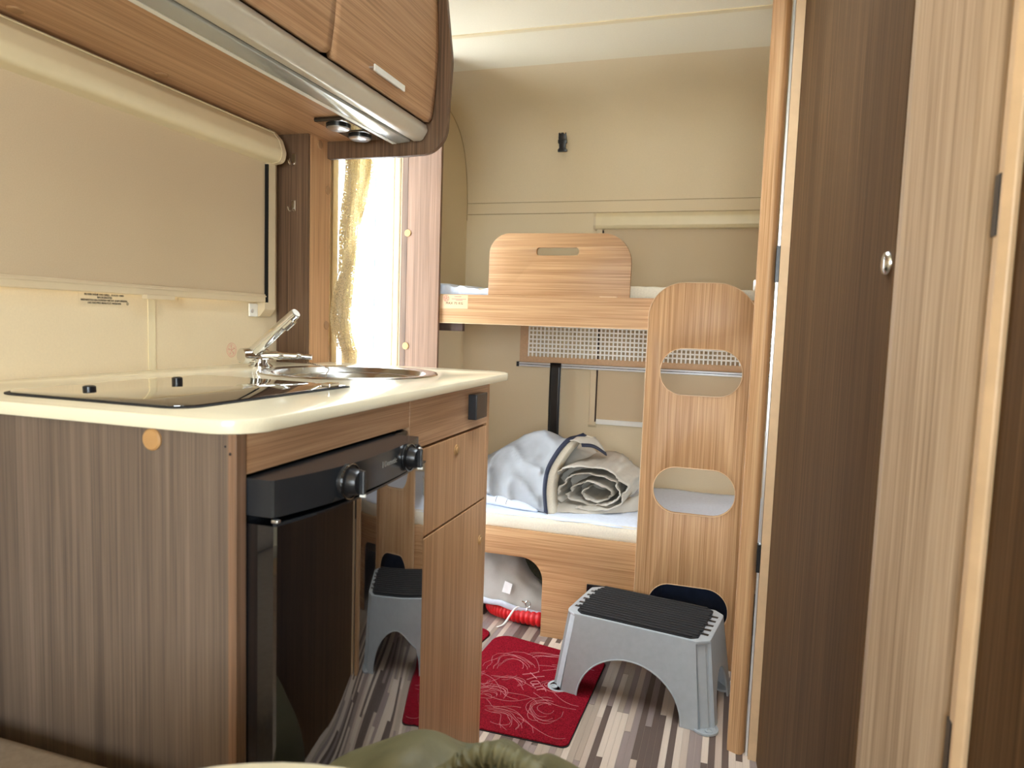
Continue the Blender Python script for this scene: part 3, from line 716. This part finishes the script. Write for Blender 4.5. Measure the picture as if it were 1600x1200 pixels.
link('end_cap', box(-.879, -.868, NY-.009, NY+.007, .881, .901, bev=.001), 'black', nt_)
sp = thing('black_strap', (-.70, NY-.012, .59), 'flat black strap hanging from the silver rail to the lower bunk', 'strap')
rows = []
for j in range(15):
    v = j/14; z = .903-(.903-.56)*v
    rows.append([(-.706+w, NY-.0125-.004*math.sin(v*PI)+.0006*math.cos(w*200), z) for w in (-.0235, -.012, 0, .012, .0235)])
bm = nb(); grid(bm, rows); o = link('webbing', bm, 'black', sp, True); solidify(o, .0018)
link('buckle_bar', box(-.735, -.677, NY-.018, NY-.008, .590, .602, bev=.002), 'black', sp)

# rear window blind
rb = thing('window_blind', (-.25, RY, .64), 'cream cassette roller blind on the rear wall beside the upper bunk', 'blind')
prof = fillet([(RY-.001, 1.520), (RY-.040, 1.518), (RY-.055, 1.500), (RY-.055, 1.466), (RY-.045, 1.454), (RY-.001, 1.454)], [0, .014, .014, .01, .006, 0], 4)
link('cassette', extr(prof, 'X', -.565, .62), 'cream', rb, True, ang=35)
link('end_cap', extr([(p[0], 1.487+(p[1]-1.487)*1.03) for p in prof], 'X', -.574, -.565), 'beigep', rb, True)
link('fabric', box(-.535, .60, RY-.020, RY-.018, .665, 1.46), 'blind', rb)
link('bottom_bar', box(-.535, .60, RY-.026, RY-.012, .655, .676, bev=.002), 'whitep', rb)
gd = link('side_guide', box(-.565, -.541, RY-.026, RY-.001, .660, 1.456, bev=.002), 'beigep', rb)
link('guide_slot', box(-.541, -.5385, RY-.025, RY-.004, .66, 1.45), 'darkbrown', gd)
link('bracket', extr(fillet([(RY-.001, .640), (RY-.018, .640), (RY-.028, .650), (RY-.028, .664), (RY-.001, .664)], [0, .006, .006, 0, 0], 4), 'X', -.567, -.535), 'beigep', rb, True)
# buckle on rear wall (curved part)
bk = thing('strap_buckle', (-.71, 2.855, 1.80), 'small black plastic clip buckle screwed to the cream rear wall', 'buckle')
def tilt(bm):
    R = Matrix.Translation((-.709, 2.832, 1.800)) @ Matrix.Rotation(.12, 4, 'X')
    bmesh.ops.transform(bm, matrix=R, verts=bm.verts); return bm
link('socket_half', tilt(plate([fillet([(-.0165, .006), (.0165, .006), (.015, .041), (-.015, .041)], [.003, .003, .012, .012], 5)], 'XZ', -.016, -.004, bev=.001)), 'black', bk, True)
link('plug_half', tilt(plate([fillet([(-.019, -.042), (.019, -.042), (.019, -.033), (.0135, -.027), (.0135, -.012), (.018, -.008), (.018, .006), (-.018, .006), (-.018, -.008), (-.0135, -.012), (-.0135, -.027), (-.019, -.033)], .002, 2)], 'XZ', -.016, -.005, bev=.001)), 'black', bk, True)
for s in (-.007, .009):
    link('screw', tilt(lathe(nb(), [(.0036, 0), (.003, -.0015), (0, -.002)], (s, -.016, .030), 'Y', 14)), 'chrome', bk, True)
link('wall_pad', tilt(box(-.008, .008, -.005, .03, .0, .03)), 'black', bk)

# ------------------------------------------------------------------ rolled canvas on the lower bunk
ZB = .4145
cv = thing('rolled_canvas', (-.6, 2.5, ZB), 'rolled grey awning canvas with navy tape lying on the lower bunk', 'canvas')
ctrl = [
 [(-.93, 2.38, .413), (-.945, 2.43, .47), (-.95, 2.50, .505), (-.945, 2.60, .50), (-.93, 2.70, .414)],
 [(-.845, 2.352, .445), (-.855, 2.385, .515), (-.84, 2.46, .565), (-.82, 2.56, .575), (-.81, 2.70, .414)],
 [(-.755, 2.338, .432), (-.765, 2.372, .525), (-.735, 2.44, .61), (-.70, 2.53, .64), (-.69, 2.68, .414)],
 [(-.665, 2.322, .416), (-.675, 2.352, .53), (-.655, 2.405, .61), (-.615, 2.48, .668), (-.58, 2.60, .56)],
 [(-.592, 2.312, .413), (-.604, 2.330, .50), (-.598, 2.37, .572), (-.555, 2.43, .648), (-.505, 2.50, .668)]]
S = surface(ctrl, 9, 9)
for i, r in enumerate(S):
    for j, p in enumerate(r):
        p = Vector(p); k = noise.noise(p*11)*.012+abs(noise.noise(p*7+Vector((3, 1, 2))))*.030+abs(noise.noise(p*17))*.010-.012
        k += .026*(1-abs(noise.noise((p.x*9+p.z*7, p.y*6, p.z*4-p.x*4))))**4-.008
        edge = 1 if i < len(S)-3 else .3
        S[i][j] = p+Vector((k*.3, -k, k*.6))*edge
        if S[i][j].z < ZB: S[i][j].z = ZB
bm = nb(); grid(bm, S); o = link('outer_flap', bm, 'canvasblue', cv, True, ang=180, label='smooth pale grey outer flap'); solidify(o, .004)
bm = nb(); tp = [Vector(p) for p in S[-1]]
grid(bm, [[p+Vector((-.004, -.004, .003)) for p in tp], [p+Vector((.010, -.006, -.004)) for p in tp]])
o = link('navy_tape', bm, 'navy', cv, True); solidify(o, .004, 0)
# drooping back corner of the flap
fl = [[(-.555, 2.43, .648), (-.53, 2.425, .655), (-.50, 2.43, .645)], [(-.53, 2.47, .662), (-.495, 2.47, .660), (-.465, 2.48, .635)], [(-.50, 2.53, .655), (-.465, 2.54, .648), (-.430, 2.54, .600)]]
S2 = surface(fl, 5, 5); bm = nb(); grid(bm, S2); o = link('flap_corner', bm, 'canvas', cv, True, ang=180); solidify(o, .003)
bm = nb(); e = [Vector(r[-1]) for r in S2]; grid(bm, [[p for p in e], [p+Vector((.004, -.003, -.012)) for p in e]]); o = link('navy_tape', bm, 'navy', cv, True); solidify(o, .003, 0)
# rolled layers seen end-on: an elliptic spiral, loosely creased
def roll(name, cx, cz, a0, a1, rx0, rx1, rz0, rz1, y0, y1, seed, mat):
    n = 84; rows = []
    for j in range(13):
        v = j/12; row = []
        for i in range(n+1):
            u = i/n; a = a0+(a1-a0)*u
            rx = rx0+(rx1-rx0)*u; rz = rz0+(rz1-rz0)*u
            cr = noise.noise((math.cos(a)*2.2+seed, math.sin(a)*2.2, u*3+v*1.3))
            cr2 = abs(noise.noise((math.cos(a)*5, math.sin(a)*5+seed, v*2.5)))
            f = 1+.17*cr-.14*cr2
            yy = y0+(y1-y0)*v+(1-v)*(.028*noise.noise((a*1.1, seed, 0))+.012*math.sin(a*2+seed))
            zz = max(ZB+.0005+.001*u, cz+rz*f*math.sin(a))
            row.append((cx+rx*f*math.cos(a)+.02*v, yy, zz))
        rows.append(row)
    bm = nb(); grid(bm, rows); o = link(name, bm, mat, cv, True, ang=180); solidify(o, .0045, 0); return o
roll('rolled_layer', -.455, .497, PI*1.25, PI*1.25-2*PI*.93, .142, .128, .088, .074, 2.375, 2.66, 2.0, 'canvas')
roll('rolled_layer', -.450, .487, PI*1.1, PI*1.1-2*PI*1.0, .114, .090, .064, .050, 2.385, 2.66, 5.3, 'canvas')
roll('rolled_layer', -.440, .477, PI*1.0, PI*1.0-2*PI*1.15, .080, .040, .044, .018, 2.40, 2.66, 8.1, 'canvas')
# cream inner lip beside the navy tape
bm = nb(); grid(bm, [[p+Vector((.008, .0, -.004)) for p in tp], [p+Vector((.026, .012, -.010)) for p in tp], [p+Vector((.034, .05, -.016)) for p in tp]])
o = link('inner_lip', bm, 'terry', cv, True, label='cream inner facing'); solidify(o, .004, 0)
# long loose lower fold
bm = nb(); S3 = surface([[(-.60, 2.335, .4115), (-.60, 2.36, .432), (-.60, 2.45, .440)], [(-.48, 2.355, .412), (-.48, 2.385, .428), (-.48, 2.46, .44)], [(-.36, 2.41, .412), (-.36, 2.43, .440), (-.36, 2.50, .445)], [(-.285, 2.47, .413), (-.27, 2.50, .475), (-.275, 2.56, .455)]], 7, 7)
S3 = [[Vector(p)+Vector((0, 0, .006*abs(noise.noise(Vector(p)*25)))) for p in r] for r in S3]
grid(bm, S3); o = link('loose_fold', bm, 'canvas', cv, True, ang=180); solidify(o, .004)
# back lump carrying the flap
bm = nb(); bmesh.ops.create_icosphere(bm, subdivisions=4, radius=1)
for v in bm.verts:
    n_ = v.co.copy(); d = 1+.10*noise.noise(n_*2.3)
    v.co = Vector((-.62+n_.x*.20*d, 2.60+n_.y*.10*d, max(ZB, .50+n_.z*.125*d)))
link('inner_bundle', bm, 'canvas', cv, True)
fp = thing('folded_cloth', (-.80, 2.37, ZB), 'flat pale blue folded cloth with dark stitching at the left foot of the canvas roll', 'cloth')
bm = nb()
S4 = surface([[(-.95, 2.36, .412), (-.95, 2.345, .432), (-.95, 2.38, .455), (-.95, 2.46, .452)], [(-.82, 2.345, .412), (-.82, 2.33, .430), (-.82, 2.36, .448), (-.82, 2.45, .446)], [(-.70, 2.325, .412), (-.70, 2.312, .422), (-.70, 2.335, .434), (-.70, 2.41, .436)], [(-.625, 2.325, .412), (-.62, 2.318, .414), (-.62, 2.34, .418), (-.63, 2.38, .420)]], 6, 6)
grid(bm, S4); o = link('cloth', bm, 'sheet', fp, True, ang=180); solidify(o, .003, 1)
bm = nb()
def on4(i, j): return Vector(S4[i][j])+Vector((0, -.0022, .0018))
for i in (8, 10):
    tube(bm, [on4(i, j) for j in range(3, 14)], .0010, 5)
tube(bm, [on4(i, 4) for i in range(0, 14)], .0008, 5); tube(bm, [on4(i, 13) for i in range(0, 13)], .0008, 5)
link('stitching', bm, 'navy', fp)

# ------------------------------------------------------------------ things under the lower bunk
gb = thing('storage_bag', (-.73, 2.40, 0), 'slumped grey fabric bag stuffed under the lower bunk left of the ladder', 'bag')
S5 = surface([
 [(-.98, 2.33, .07), (-.98, 2.32, .12), (-.98, 2.35, .22), (-.98, 2.45, .25), (-.98, 2.6, .1)],
 [(-.86, 2.315, .062), (-.86, 2.31, .11), (-.86, 2.345, .215), (-.86, 2.44, .25), (-.86, 2.6, .1)],
 [(-.76, 2.312, .060), (-.76, 2.308, .10), (-.755, 2.34, .205), (-.74, 2.43, .245), (-.74, 2.6, .1)],
 [(-.67, 2.316, .048), (-.67, 2.31, .085), (-.665, 2.34, .15), (-.65, 2.40, .165), (-.62, 2.6, .1)],
 [(-.59, 2.325, .035), (-.58, 2.32, .07), (-.575, 2.345, .105), (-.56, 2.39, .115), (-.55, 2.55, .06)]], 8, 8)
S5 = [[Vector(p)+Vector((0, -.010*abs(noise.noise(Vector(p)*14)), .010*noise.noise(Vector(p)*18))) for p in r] for r in S5]
bm = nb(); grid(bm, S5); o = link('bag_cloth', bm, 'bagcloth', gb, True, ang=180); solidify(o, .003)
bm = nb(); grid(bm, [[Vector(r[0])+Vector((0, -.003, .0)) for r in S5], [Vector(r[1])+Vector((0, -.004, .002)) for r in S5], [Vector(r[5])+Vector((0, -.004, .002)) for r in S5]])
o = link('hem', bm, 'sheet', gb, True, ang=180, label='pale hem along the lower edge'); solidify(o, .002)
bm = nb()
tg = [Vector((-.730, 2.317, .150)), Vector((-.701, 2.314, .143)), Vector((-.707, 2.306, .108)), Vector((-.737, 2.306, .113))]
q = [bm.verts.new(p+Vector((0, -.004, 0))) for p in tg]; bm.faces.new(q)
o = link('white_tag', bm, 'whitetag', gb); solidify(o, .001)
bm = nb(); c = Vector((-.640, 2.303, .082)); tube(bm, [c+Vector((.009*math.cos(a*PI/8), 0, .012*math.sin(a*PI/8))) for a in range(17)], .0022, 6)
tube(bm, [c+Vector((0, 0, -.012)), c+Vector((-.003, -.002, -.022))], .003, 6); tube(bm, [c+Vector((-.009, 0, .004)), c+Vector((-.022, 0, .008))], .0025, 6)
link('metal_ring', bm, 'steel', gb, True)
bm = nb(); bmesh.ops.create_icosphere(bm, subdivisions=3, radius=1)
for v in bm.verts:
    n_ = v.co.copy(); d = 1+.12*noise.noise(n_*2)
    v.co = Vector((-.74+n_.x*.22*d, 2.52+n_.y*.16*d, .122+n_.z*.118*d))
link('shade_filling', bm, 'khakidark', gb, True)  # dark colour stands in for the shaded space behind the bag
hs = thing('red_hose', (-.7, 2.33, 0), 'bright red ribbed hose coiled on the floor under the grey bag', 'hose')
path = catmull([(-.46, 2.322, .030), (-.56, 2.318, .030), (-.66, 2.322, .030), (-.74, 2.338, .031), (-.785, 2.362, .032), (-.795, 2.40, .04), (-.765, 2.415, .055), (-.735, 2.395, .062), (-.73, 2.37, .064), (-.70, 2.40, .055), (-.66, 2.44, .04)], 26)
rad = [.0285 if i % 5 in (0, 1, 2) else .0245 for i in range(len(path))]
bm = nb(); tube(bm, path, rad, 14); link('corrugated_tube', bm, 'red', hs, True, ang=60)
bm = nb(); tube(bm, [(-.752, 2.33, .060), (-.735, 2.32, .066), (-.705, 2.316, .070), (-.69, 2.325, .07)], [.008, .007, .005, .003], 8)
link('metal_clip', bm, 'steel', hs, True)
ws = thing('white_strap', (-.68, 2.28, 0), 'narrow white strap lying across the red hose', 'strap')
bm = nb(); pts = catmull([(-.735, 2.255, .003), (-.715, 2.275, .012), (-.69, 2.298, .055), (-.672, 2.303, .07)], 6)
grid(bm, [[p+Vector((-.004, 0, 0)) for p in pts], [p+Vector((.004, 0, 0)) for p in pts]]); o = link('webbing', bm, 'whitep', ws, True); solidify(o, .001)
bc = thing('dark_bundle', (-.05, 2.42, 0), 'dark blue bundle stowed behind the bottom ladder hole', 'bundle')
bm = nb(); bmesh.ops.create_icosphere(bm, subdivisions=4, radius=1)
for v in bm.verts:
    n_ = v.co.copy(); d = 1+.18*noise.noise(n_*2.6)-.16*abs(noise.noise(n_*5))
    v.co = Vector((-.06+n_.x*.20*d, 2.44+n_.y*.12*d, max(.001, .12+n_.z*.135*d)))
link('cloth', bm, 'bluecloth', bc, True)

# ================================================================== STEP STOOL
rz = math.radians(-9.5)
ss = thing('step_stool', (-.205, 2.030, 0), 'grey plastic step stool with black ribbed tread standing half on the red mat', 'stool', rotz=rz)
H = .232; TA, TB, BA, BB = .203, .120, .232, .148
def sidepl(outline, holes, th=.005):
    return plate([outline]+holes, 'XZ', -th/2, th/2)
bm = nb()
CH = .030
def arch(hw, top, n=16):
    return [(hw*math.cos(PI-PI*k/n), top*math.sin(PI*k/n)) for k in range(n+1)]
def place(b2, pos, ang, lean):
    # outline x along the side, z up -> lean outward at the bottom
    R = Matrix.Translation(pos) @ Matrix.Rotation(ang, 4, 'Z') @ Matrix.Rotation(lean, 4, 'X')
    bmesh.ops.transform(b2, matrix=R, verts=b2.verts)
    me = bpy.data.meshes.new('t'); b2.to_mesh(me); b2.free(); bm.from_mesh(me); bpy.data.meshes.remove(me)
lf = math.atan((BB-TB)/H); ls = math.atan((BA-TA)/H)
def trap(tw, bw, hw, top):
    a = arch(hw, top)
    return [(-tw, H), (-bw, 0)]+a+[(bw, 0), (tw, H)]
for s, ang in ((-1, 0), (1, PI)):
    place(plate([trap(TA-CH, BA-CH-.004, .150, .135)], 'XZ', -.0025, .0025), (0, s*BB, 0), ang, -lf)
for s, ang in ((1, PI/2), (-1, -PI/2)):
    place(plate([trap(TB-CH, BB-CH-.004, .078, .120)], 'XZ', -.0025, .0025), (s*BA, 0, 0), ang, -ls)
# recessed corner posts
for sx_ in (-1, 1):
    for sy_ in (-1, 1):
        def cp(u):
            a = BA+(TA-BA)*u; b = BB+(TB-BB)*u; z = H*u; c = CH
            return [Vector((sx_*(a-c), sy_*b, z)), Vector((sx_*(a-c), sy_*(b-.009), z)), Vector((sx_*(a-.011), sy_*(b-c+.010), z)), Vector((sx_*(a-.009), sy_*(b-c), z)), Vector((sx_*a, sy_*(b-c), z)), Vector((sx_*(a-.004), sy_*(b-c-.002), z)), Vector((sx_*(a-c-.004), sy_*(b-.004), z))]
        P0, P1 = cp(0.012), cp(.99)
        A = [bm.verts.new(p) for p in P0]; B = [bm.verts.new(p) for p in P1]
        for k in range(6): bm.faces.new((A[k], A[k+1], B[k+1], B[k]))
body = link('body', bm, 'stoolgrey', ss, True, local=True, ang=35)
for s in (-1, 1):
    pts = []
    for (ax_, az_) in arch(.150, .135, 24): pts.append((ax_, s*(BB-(BB-TB)*az_/H+.0022), az_+.0015))
    link('arch_rim', tube(nb(), pts, .0024, 6), 'whitep' if False else 'stoolgrey', body, True, local=True)
# top frame with slots at both ends
topo = fillet([(-TA-.002, -TB+.022), (-TA+.026, -TB-.002), (TA-.026, -TB-.002), (TA+.002, -TB+.022), (TA+.002, TB-.022), (TA-.026, TB+.002), (-TA+.026, TB+.002), (-TA-.002, TB-.022)], .008, 4)
link('top_frame', plate([topo], 'XY', H-.010, H, bev=.003), 'stoolgrey', ss, True, local=True)
for s in (-1, 1):
    for k in range(5):
        y = -.066+k*.033
        link('slot', box(s*(TA-.021)-.013, s*(TA-.021)+.013, y-.006, y+.006, H-.002, H+.0006), 'black', ss, local=True)
tp_ = [(-TA+.028, -TB+.020), (-TA+.045, -TB+.005), (TA-.045, -TB+.005), (TA-.028, -TB+.020), (TA-.028, TB-.020), (TA-.045, TB-.005), (-TA+.045, TB-.005), (-TA+.028, TB-.020)]
tr_ = link('tread', plate([fillet(tp_, .004, 3)], 'XY', H, H+.0035), 'blackmat', ss, local=True, label='black ribbed rubber tread')
ribs = nb(); nr = 14
for k in range(nr):
    y = -TB+.014+(2*TB-.028)*k/(nr-1); ins = .016 if k in (0, nr-1) else (.006 if k in (1, nr-2) else 0)
    jig = .004*math.sin(k*2.3)
    bx(ribs, -TA+.026+ins+jig, TA-.026-ins+jig, y-.0050, y+.0050, H+.0035, H+.0085, bev=.0016, seg=1)
link('tread_ribs', ribs, 'blackmat', tr_, local=True)
for sx_ in (-1, 1):
    for sy_ in (-1, 1):
        cx, cy = sx_*(BA-.020), sy_*(BB-.020)
        ft = link('foot', lathe(nb(), [(0, 0), (.0335, 0), (.034, .003), (.0335, .006), (.027, .006), (.0265, .0045), (.0, .0045)], (cx, cy, .0005), 'Z', 24), 'stoolgrey', ss, True, local=True)
        link('rubber_plug', lathe(nb(), [(.011, .0045), (.011, .0075), (.007, .0075), (.006, .006), (0, .006)], (cx+sx_*.012, cy+sy_*.012, .0005), 'Z', 20), 'stoolgrey', ft, True, local=True)

# ================================================================== MATS
def mat_thing(name, poly, rad, label):
    c = [sum(p[0] for p in poly)/len(poly), sum(p[1] for p in poly)/len(poly)]
    t_ = thing(name, (c[0], c[1], 0), label, 'mat', 'red mats on the floor')
    link('pile', plate([fillet(poly, rad, 8)], 'XY', .0, .005, bev=.001), 'mat', t_)
    link('rubber_edge', plate([fillet([(c[0]+(p[0]-c[0])*1.012, c[1]+(p[1]-c[1])*1.008) for p in poly], rad, 8)], 'XY', .0, .002), 'blackmat', t_)
    return t_
m1 = mat_thing('floor_mat', [(-.735, 1.655), (-.345, 1.655), (-.332, 2.135), (-.715, 2.212)], [.03, .02, .02, .05], 'red carpet mat with pale swirl print in front of the bunks')
m2 = mat_thing('floor_mat', [(-1.12, 1.70), (-.80, 1.70), (-.735, 2.225), (-1.12, 2.235)], [.03, .03, .045, .03], 'red carpet mat in the doorway, mostly hidden behind the kitchen')
rnd = random.Random(3)
sw = nb()
def swirl(cx, cy, r, a0, turns, grow, sq=1.0):
    pts = []
    n = int(14*abs(turns))+6
    for i in range(n+1):
        u = i/n; a = a0+turns*2*PI*u; rr = r*(1+grow*u)*(1+.22*math.sin(7*u+a0)+.1*math.sin(13*u+2*a0))
        x_, y_ = cx+rr*math.cos(a)*sq, cy+rr*math.sin(a)
        if -.70 < x_ < -.36 and 1.68 < y_ < 2.13: pts.append((x_, y_, .0053))
        else:
            if len(pts) > 2: tube(sw, pts, .0005, 4)
            pts = []
    if len(pts) > 2: tube(sw, pts, .0005, 4)
for (cx, cy, r, a, tn, g, sq, k) in ((-.60, 2.0, .075, 3.6, -.55, .1, 1.2, 6), (-.50, 2.08, .05, 3.0, -.6, .2, 1.6, 5), (-.45, 1.80, .05, 1.0, .7, .3, .8, 6), (-.62, 1.80, .07, .5, .6, .4, .8, 7), (-.55, 1.72, .05, 2.2, -.7, .5, 1.5, 6), (-.66, 1.9, .04, 2, .7, .5, .7, 5), (-.46, 1.93, .02, 1.4, .8, .8, 1.2, 3), (-.58, 1.9, .035, 0, .5, .9, 1.0, 3)):
    for i in range(k):
        swirl(cx+rnd.uniform(-.006, .006), cy+rnd.uniform(-.006, .006), r*(1-.11*i), a+rnd.uniform(-.25, .25), tn*rnd.uniform(.8, 1.2), g*rnd.uniform(.6, 1.2), sq)
for k in range(14):   # long waving strands over the mat
    x0, y0 = rnd.uniform(-.69, -.45), rnd.uniform(1.69, 2.05); dx, dy = rnd.uniform(.02, .10), rnd.uniform(-.10, .10)
    pts = [Vector((x0+dx*q+.016*math.sin(q*2.1+k), y0+dy*q*.5+.016*math.cos(q*2.6+k*1.7), .0053)) for q in [z*.25 for z in range(9)]]
    pts = [p for p in catmull(pts, 4) if -.71 < p.x < -.355 and 1.67 < p.y < 2.15]
    if len(pts) > 3: tube(sw, pts, .0005, 4)
link('swirl_print', sw, 'pink', m1)
bm = nb()
def stroke(pts):   # written "Hair" slanting across the mat
    O = Vector((-.555, 1.965, .0055)); U = Vector((.52, -.62, 0)).normalized(); V = Vector((.75, .6, 0)).normalized()
    tube(bm, catmull([O+U*p[0]*.034+V*p[1]*.034 for p in pts], 5), .0012, 4)
stroke([(0, 1.6), (.1, .9), (0, 0)]); stroke([(.9, 1.7), (.8, .9), (.95, 0)]); stroke([(-.1, .8), (.5, .85), (1.1, .9)])
stroke([(1.9, .8), (1.5, .8), (1.4, .25), (1.75, .1), (1.95, .7), (1.95, .1), (2.2, .15)]); stroke([(2.4, .8), (2.4, .15), (2.6, .1)]); stroke([(2.42, 1.15), (2.45, 1.2)])
stroke([(2.8, .8), (2.85, .1)]); stroke([(2.85, .5), (3.0, .8), (3.3, .75)])
link('script_lettering', bm, 'pink', m1)

# ================================================================== RIGHT SIDE: POST, WASHROOM DOOR, WARDROBE
def upright(pts, z0=0.0, z1=CZ-.002): return extr(pts, 'Z', z0, z1)
pw = struct('wall_washroom', box(.088, RX-.002, 1.80, 1.83, 0, CZ-.002), 'oakZ')
ps = thing('bullnose_post', (.06, 1.81, 0), 'light oak bullnose post at the right end of the bunk ladder', 'post')
link('rounded_board', upright(fillet([(.0385, 1.835), (.0385, 1.795), (.070, 1.780), (.081, 1.800), (.081, 1.835)], [.002, .004, .011, .008, .002], 8)), 'oakZ', ps, True, ang=50)
link('white_button', disc((.0385, 1.815, 1.172), 'X', .013, -.005), 'whitep', ps, True)
for z0, z1 in ((1.178, 1.262), (.475, .545)):
    link('black_hinge', box(.0795, .0885, 1.775, 1.794, z0, z1, bev=.001), 'black', ps)
wd = thing('washroom_door', (.12, 1.35, 0), 'oak washroom door coloured dark for its shade, with a round steel lock and pale edge strip', 'door')
link('silver_profile', box(.0825, .0875, 1.786, 1.80, 0, CZ-.002), 'alu', wd)
link('pale_edge', upright([(.0885, 1.772), (.1080, 1.768), (.1085, 1.786), (.0885, 1.786)]), 'edge', wd)
ang_pts = [(.1085, 1.772), (.1635, .885), (.181, .886), (.1275, 1.772)]
link('door_leaf', upright(ang_pts), wood('washroom_oak_shaded_Z', '#6b5034', '#563f28', '#432f1c', 'Z', .65, 16, 110, .08), wd)  # darker oak: the shade of grazing light is put into the colour
kn = lathe(nb(), [(0, 0), (.0135, 0), (.0135, .003), (.011, .006), (.006, .0072), (0, .0075)], (0, 0, 0), 'X', 24)
o = link('lock_rosette', kn, 'steel', wd, True, local=True); o.location = Vector((.1620, .905, 1.143))-Vector((.12, 1.35, 0)); o.rotation_euler = (0, 0, PI+.062)
wb = thing('wardrobe_door', (.2, .83, 0), 'light oak wardrobe door with rounded edge, out of focus right of the washroom door', 'door')
link('curved_leaf', upright(fillet([(.1645, .884), (.1660, .872), (.2080, .800), (.2285, .782), (.262, .79), (.262, .81), (.185, .893)], [.001, .006, .014, .010, .004, .002, .002], 8)), wood('wardrobe_oak_Z', '#c2aa8e', '#b0977c', '#957c63', 'Z'), wb, True, ang=60)
for z0, z1 in ((1.155, 1.212), (.58, .686)):
    link('black_hinge', box(.2215, .2335, .757, .772, z0, z1, bev=.001), 'black', wb)
wc = thing('tall_cupboard', (.26, .4, 0), 'oak tall cupboard at the far right edge nearest the camera', 'cupboard')
link('edge_profile', upright(fillet([(.2225, .752), (.2300, .744), (.2360, .748), (.2400, .766), (.2225, .766)], [.003, .003, .002, 0, 0], 5)), 'edge', wc, True)
link('side_board', upright([(.2350, .747), (.300, -.15), (.32, -.15), (.252, .76)]), wood('cupboard_oak_shaded_Z', '#6f5438', '#5b432b', '#48341f', 'Z', .65, 16, 110, .08), wc)  # oak darkened to carry the shade on this side
link('back_board', upright([(.30, -.15), (RX-.002, -.15), (RX-.002, -.13), (.30, -.13)]), 'frontZ', wc)

# ================================================================== FOREGROUND
cu_ = thing('bench_seat', (-.86, .3, 0), 'grey-beige bench cushion on a seat box before the kitchen end panel', 'bench')
link('seat_box', box(WX+.002, -.66, -.5, .60, 0, .39), 'oakZ', cu_)
bm = nb(); bx(bm, WX+.004, -.585, -.5, .625, .39, .521, bev=.02, seg=4); link('cushion', bm, 'cushion', cu_, True)
bm = nb(); bx(bm, WX+.004, -.985, -.5, .60, .522, .95, bev=.03, seg=4); link('backrest', bm, 'cushion', cu_, True)
tb_ = thing('dinette_table', (-.262, .05, 0), 'cream dinette table with rounded end at the bottom edge', 'table')
arcp = [(-.258+.223*math.cos(a), .2565+.223*math.sin(a)) for a in [PI*k/28 for k in range(29)]]
link('table_top', plate([arcp+[(-.485, -.6), (-.039, -.6)]], 'XY', .676, .70, bev=.006), 'worktop', tb_, True)
link('pedestal', lathe(nb(), [(0, 0), (.16, 0), (.16, .012), (.035, .02), (.03, .05), (.03, .64), (.09, .65), (.09, .676), (0, .676)], (-.262, -.1, 0), 'Z', 28), 'alu', tb_, True)
bp_ = thing('khaki_backpack', (-.24, .70, 0), 'khaki backpack with gathered hood standing on the floor before the fridge', 'backpack')
bm = nb(); bmesh.ops.create_icosphere(bm, subdivisions=6, radius=1)
OC = Vector((-.190, .602, .609))
def super_(v, e): return math.copysign(abs(v)**e, v)
for v in bm.verts:
    n_ = v.co.copy()
    p = Vector((-.245+super_(n_.x, .60)*.224, .690+super_(n_.y, .85)*.125, .292+super_(n_.z, .42)*.292))
    p.z -= max(0, n_.z)*(.20*max(0, -.33-p.x)+.20*max(0, p.x+.11)+.20*max(0, p.y-.70))
    d = p-OC; L = d.length; a = math.atan2(d.z-.3*d.y, d.x)
    if L < .24:
        amp = .008*math.exp(-((L-.075)/.05)**2)
        p += n_*amp*math.sin(a*17+3*noise.noise(p*12))
        p += n_*.016*math.exp(-((L-.12)/.05)**2)*(noise.noise(p*16)+.3)
        p += n_*.007*math.exp(-((L-.13)/.06)**2)*math.sin(a*9+.8)
        if L < .066: p += Vector((0, .55, -.35))*(.066-L)*1.1
    p += n_*.010*noise.noise(p*10)
    if p.z < .001: p.z = .001
    v.co = p
link('shell', bm, 'khaki', bp_, True, ang=180)
bm = nb(); hood = []
for i in range(241):
    a = -.3+(PI+.6)*i/240
    rr = .060+.0016*math.sin(a*31)
    hood.append(OC+Vector((rr*1.0*math.cos(a), -.012+.03*math.sin(a), rr*.62*math.sin(a)-.006)))
tube(bm, hood, [.0098+.0020*math.sin(i*1.05)+.0016*math.sin(i*.37) for i in range(241)], 12)
link('gathered_cuff', bm, 'khaki', bp_, True, ang=180, label='gathered elastic cuff of the opening')
bm = nb(); bmesh.ops.create_icosphere(bm, subdivisions=4, radius=1)
for v in bm.verts: v.co = OC+Vector((v.co.x*.056, .012+v.co.y*.03, -.030+v.co.z*.048))
link('mesh_panel', bm, 'khakidark', bp_, True, label='dark mesh inside the opening')
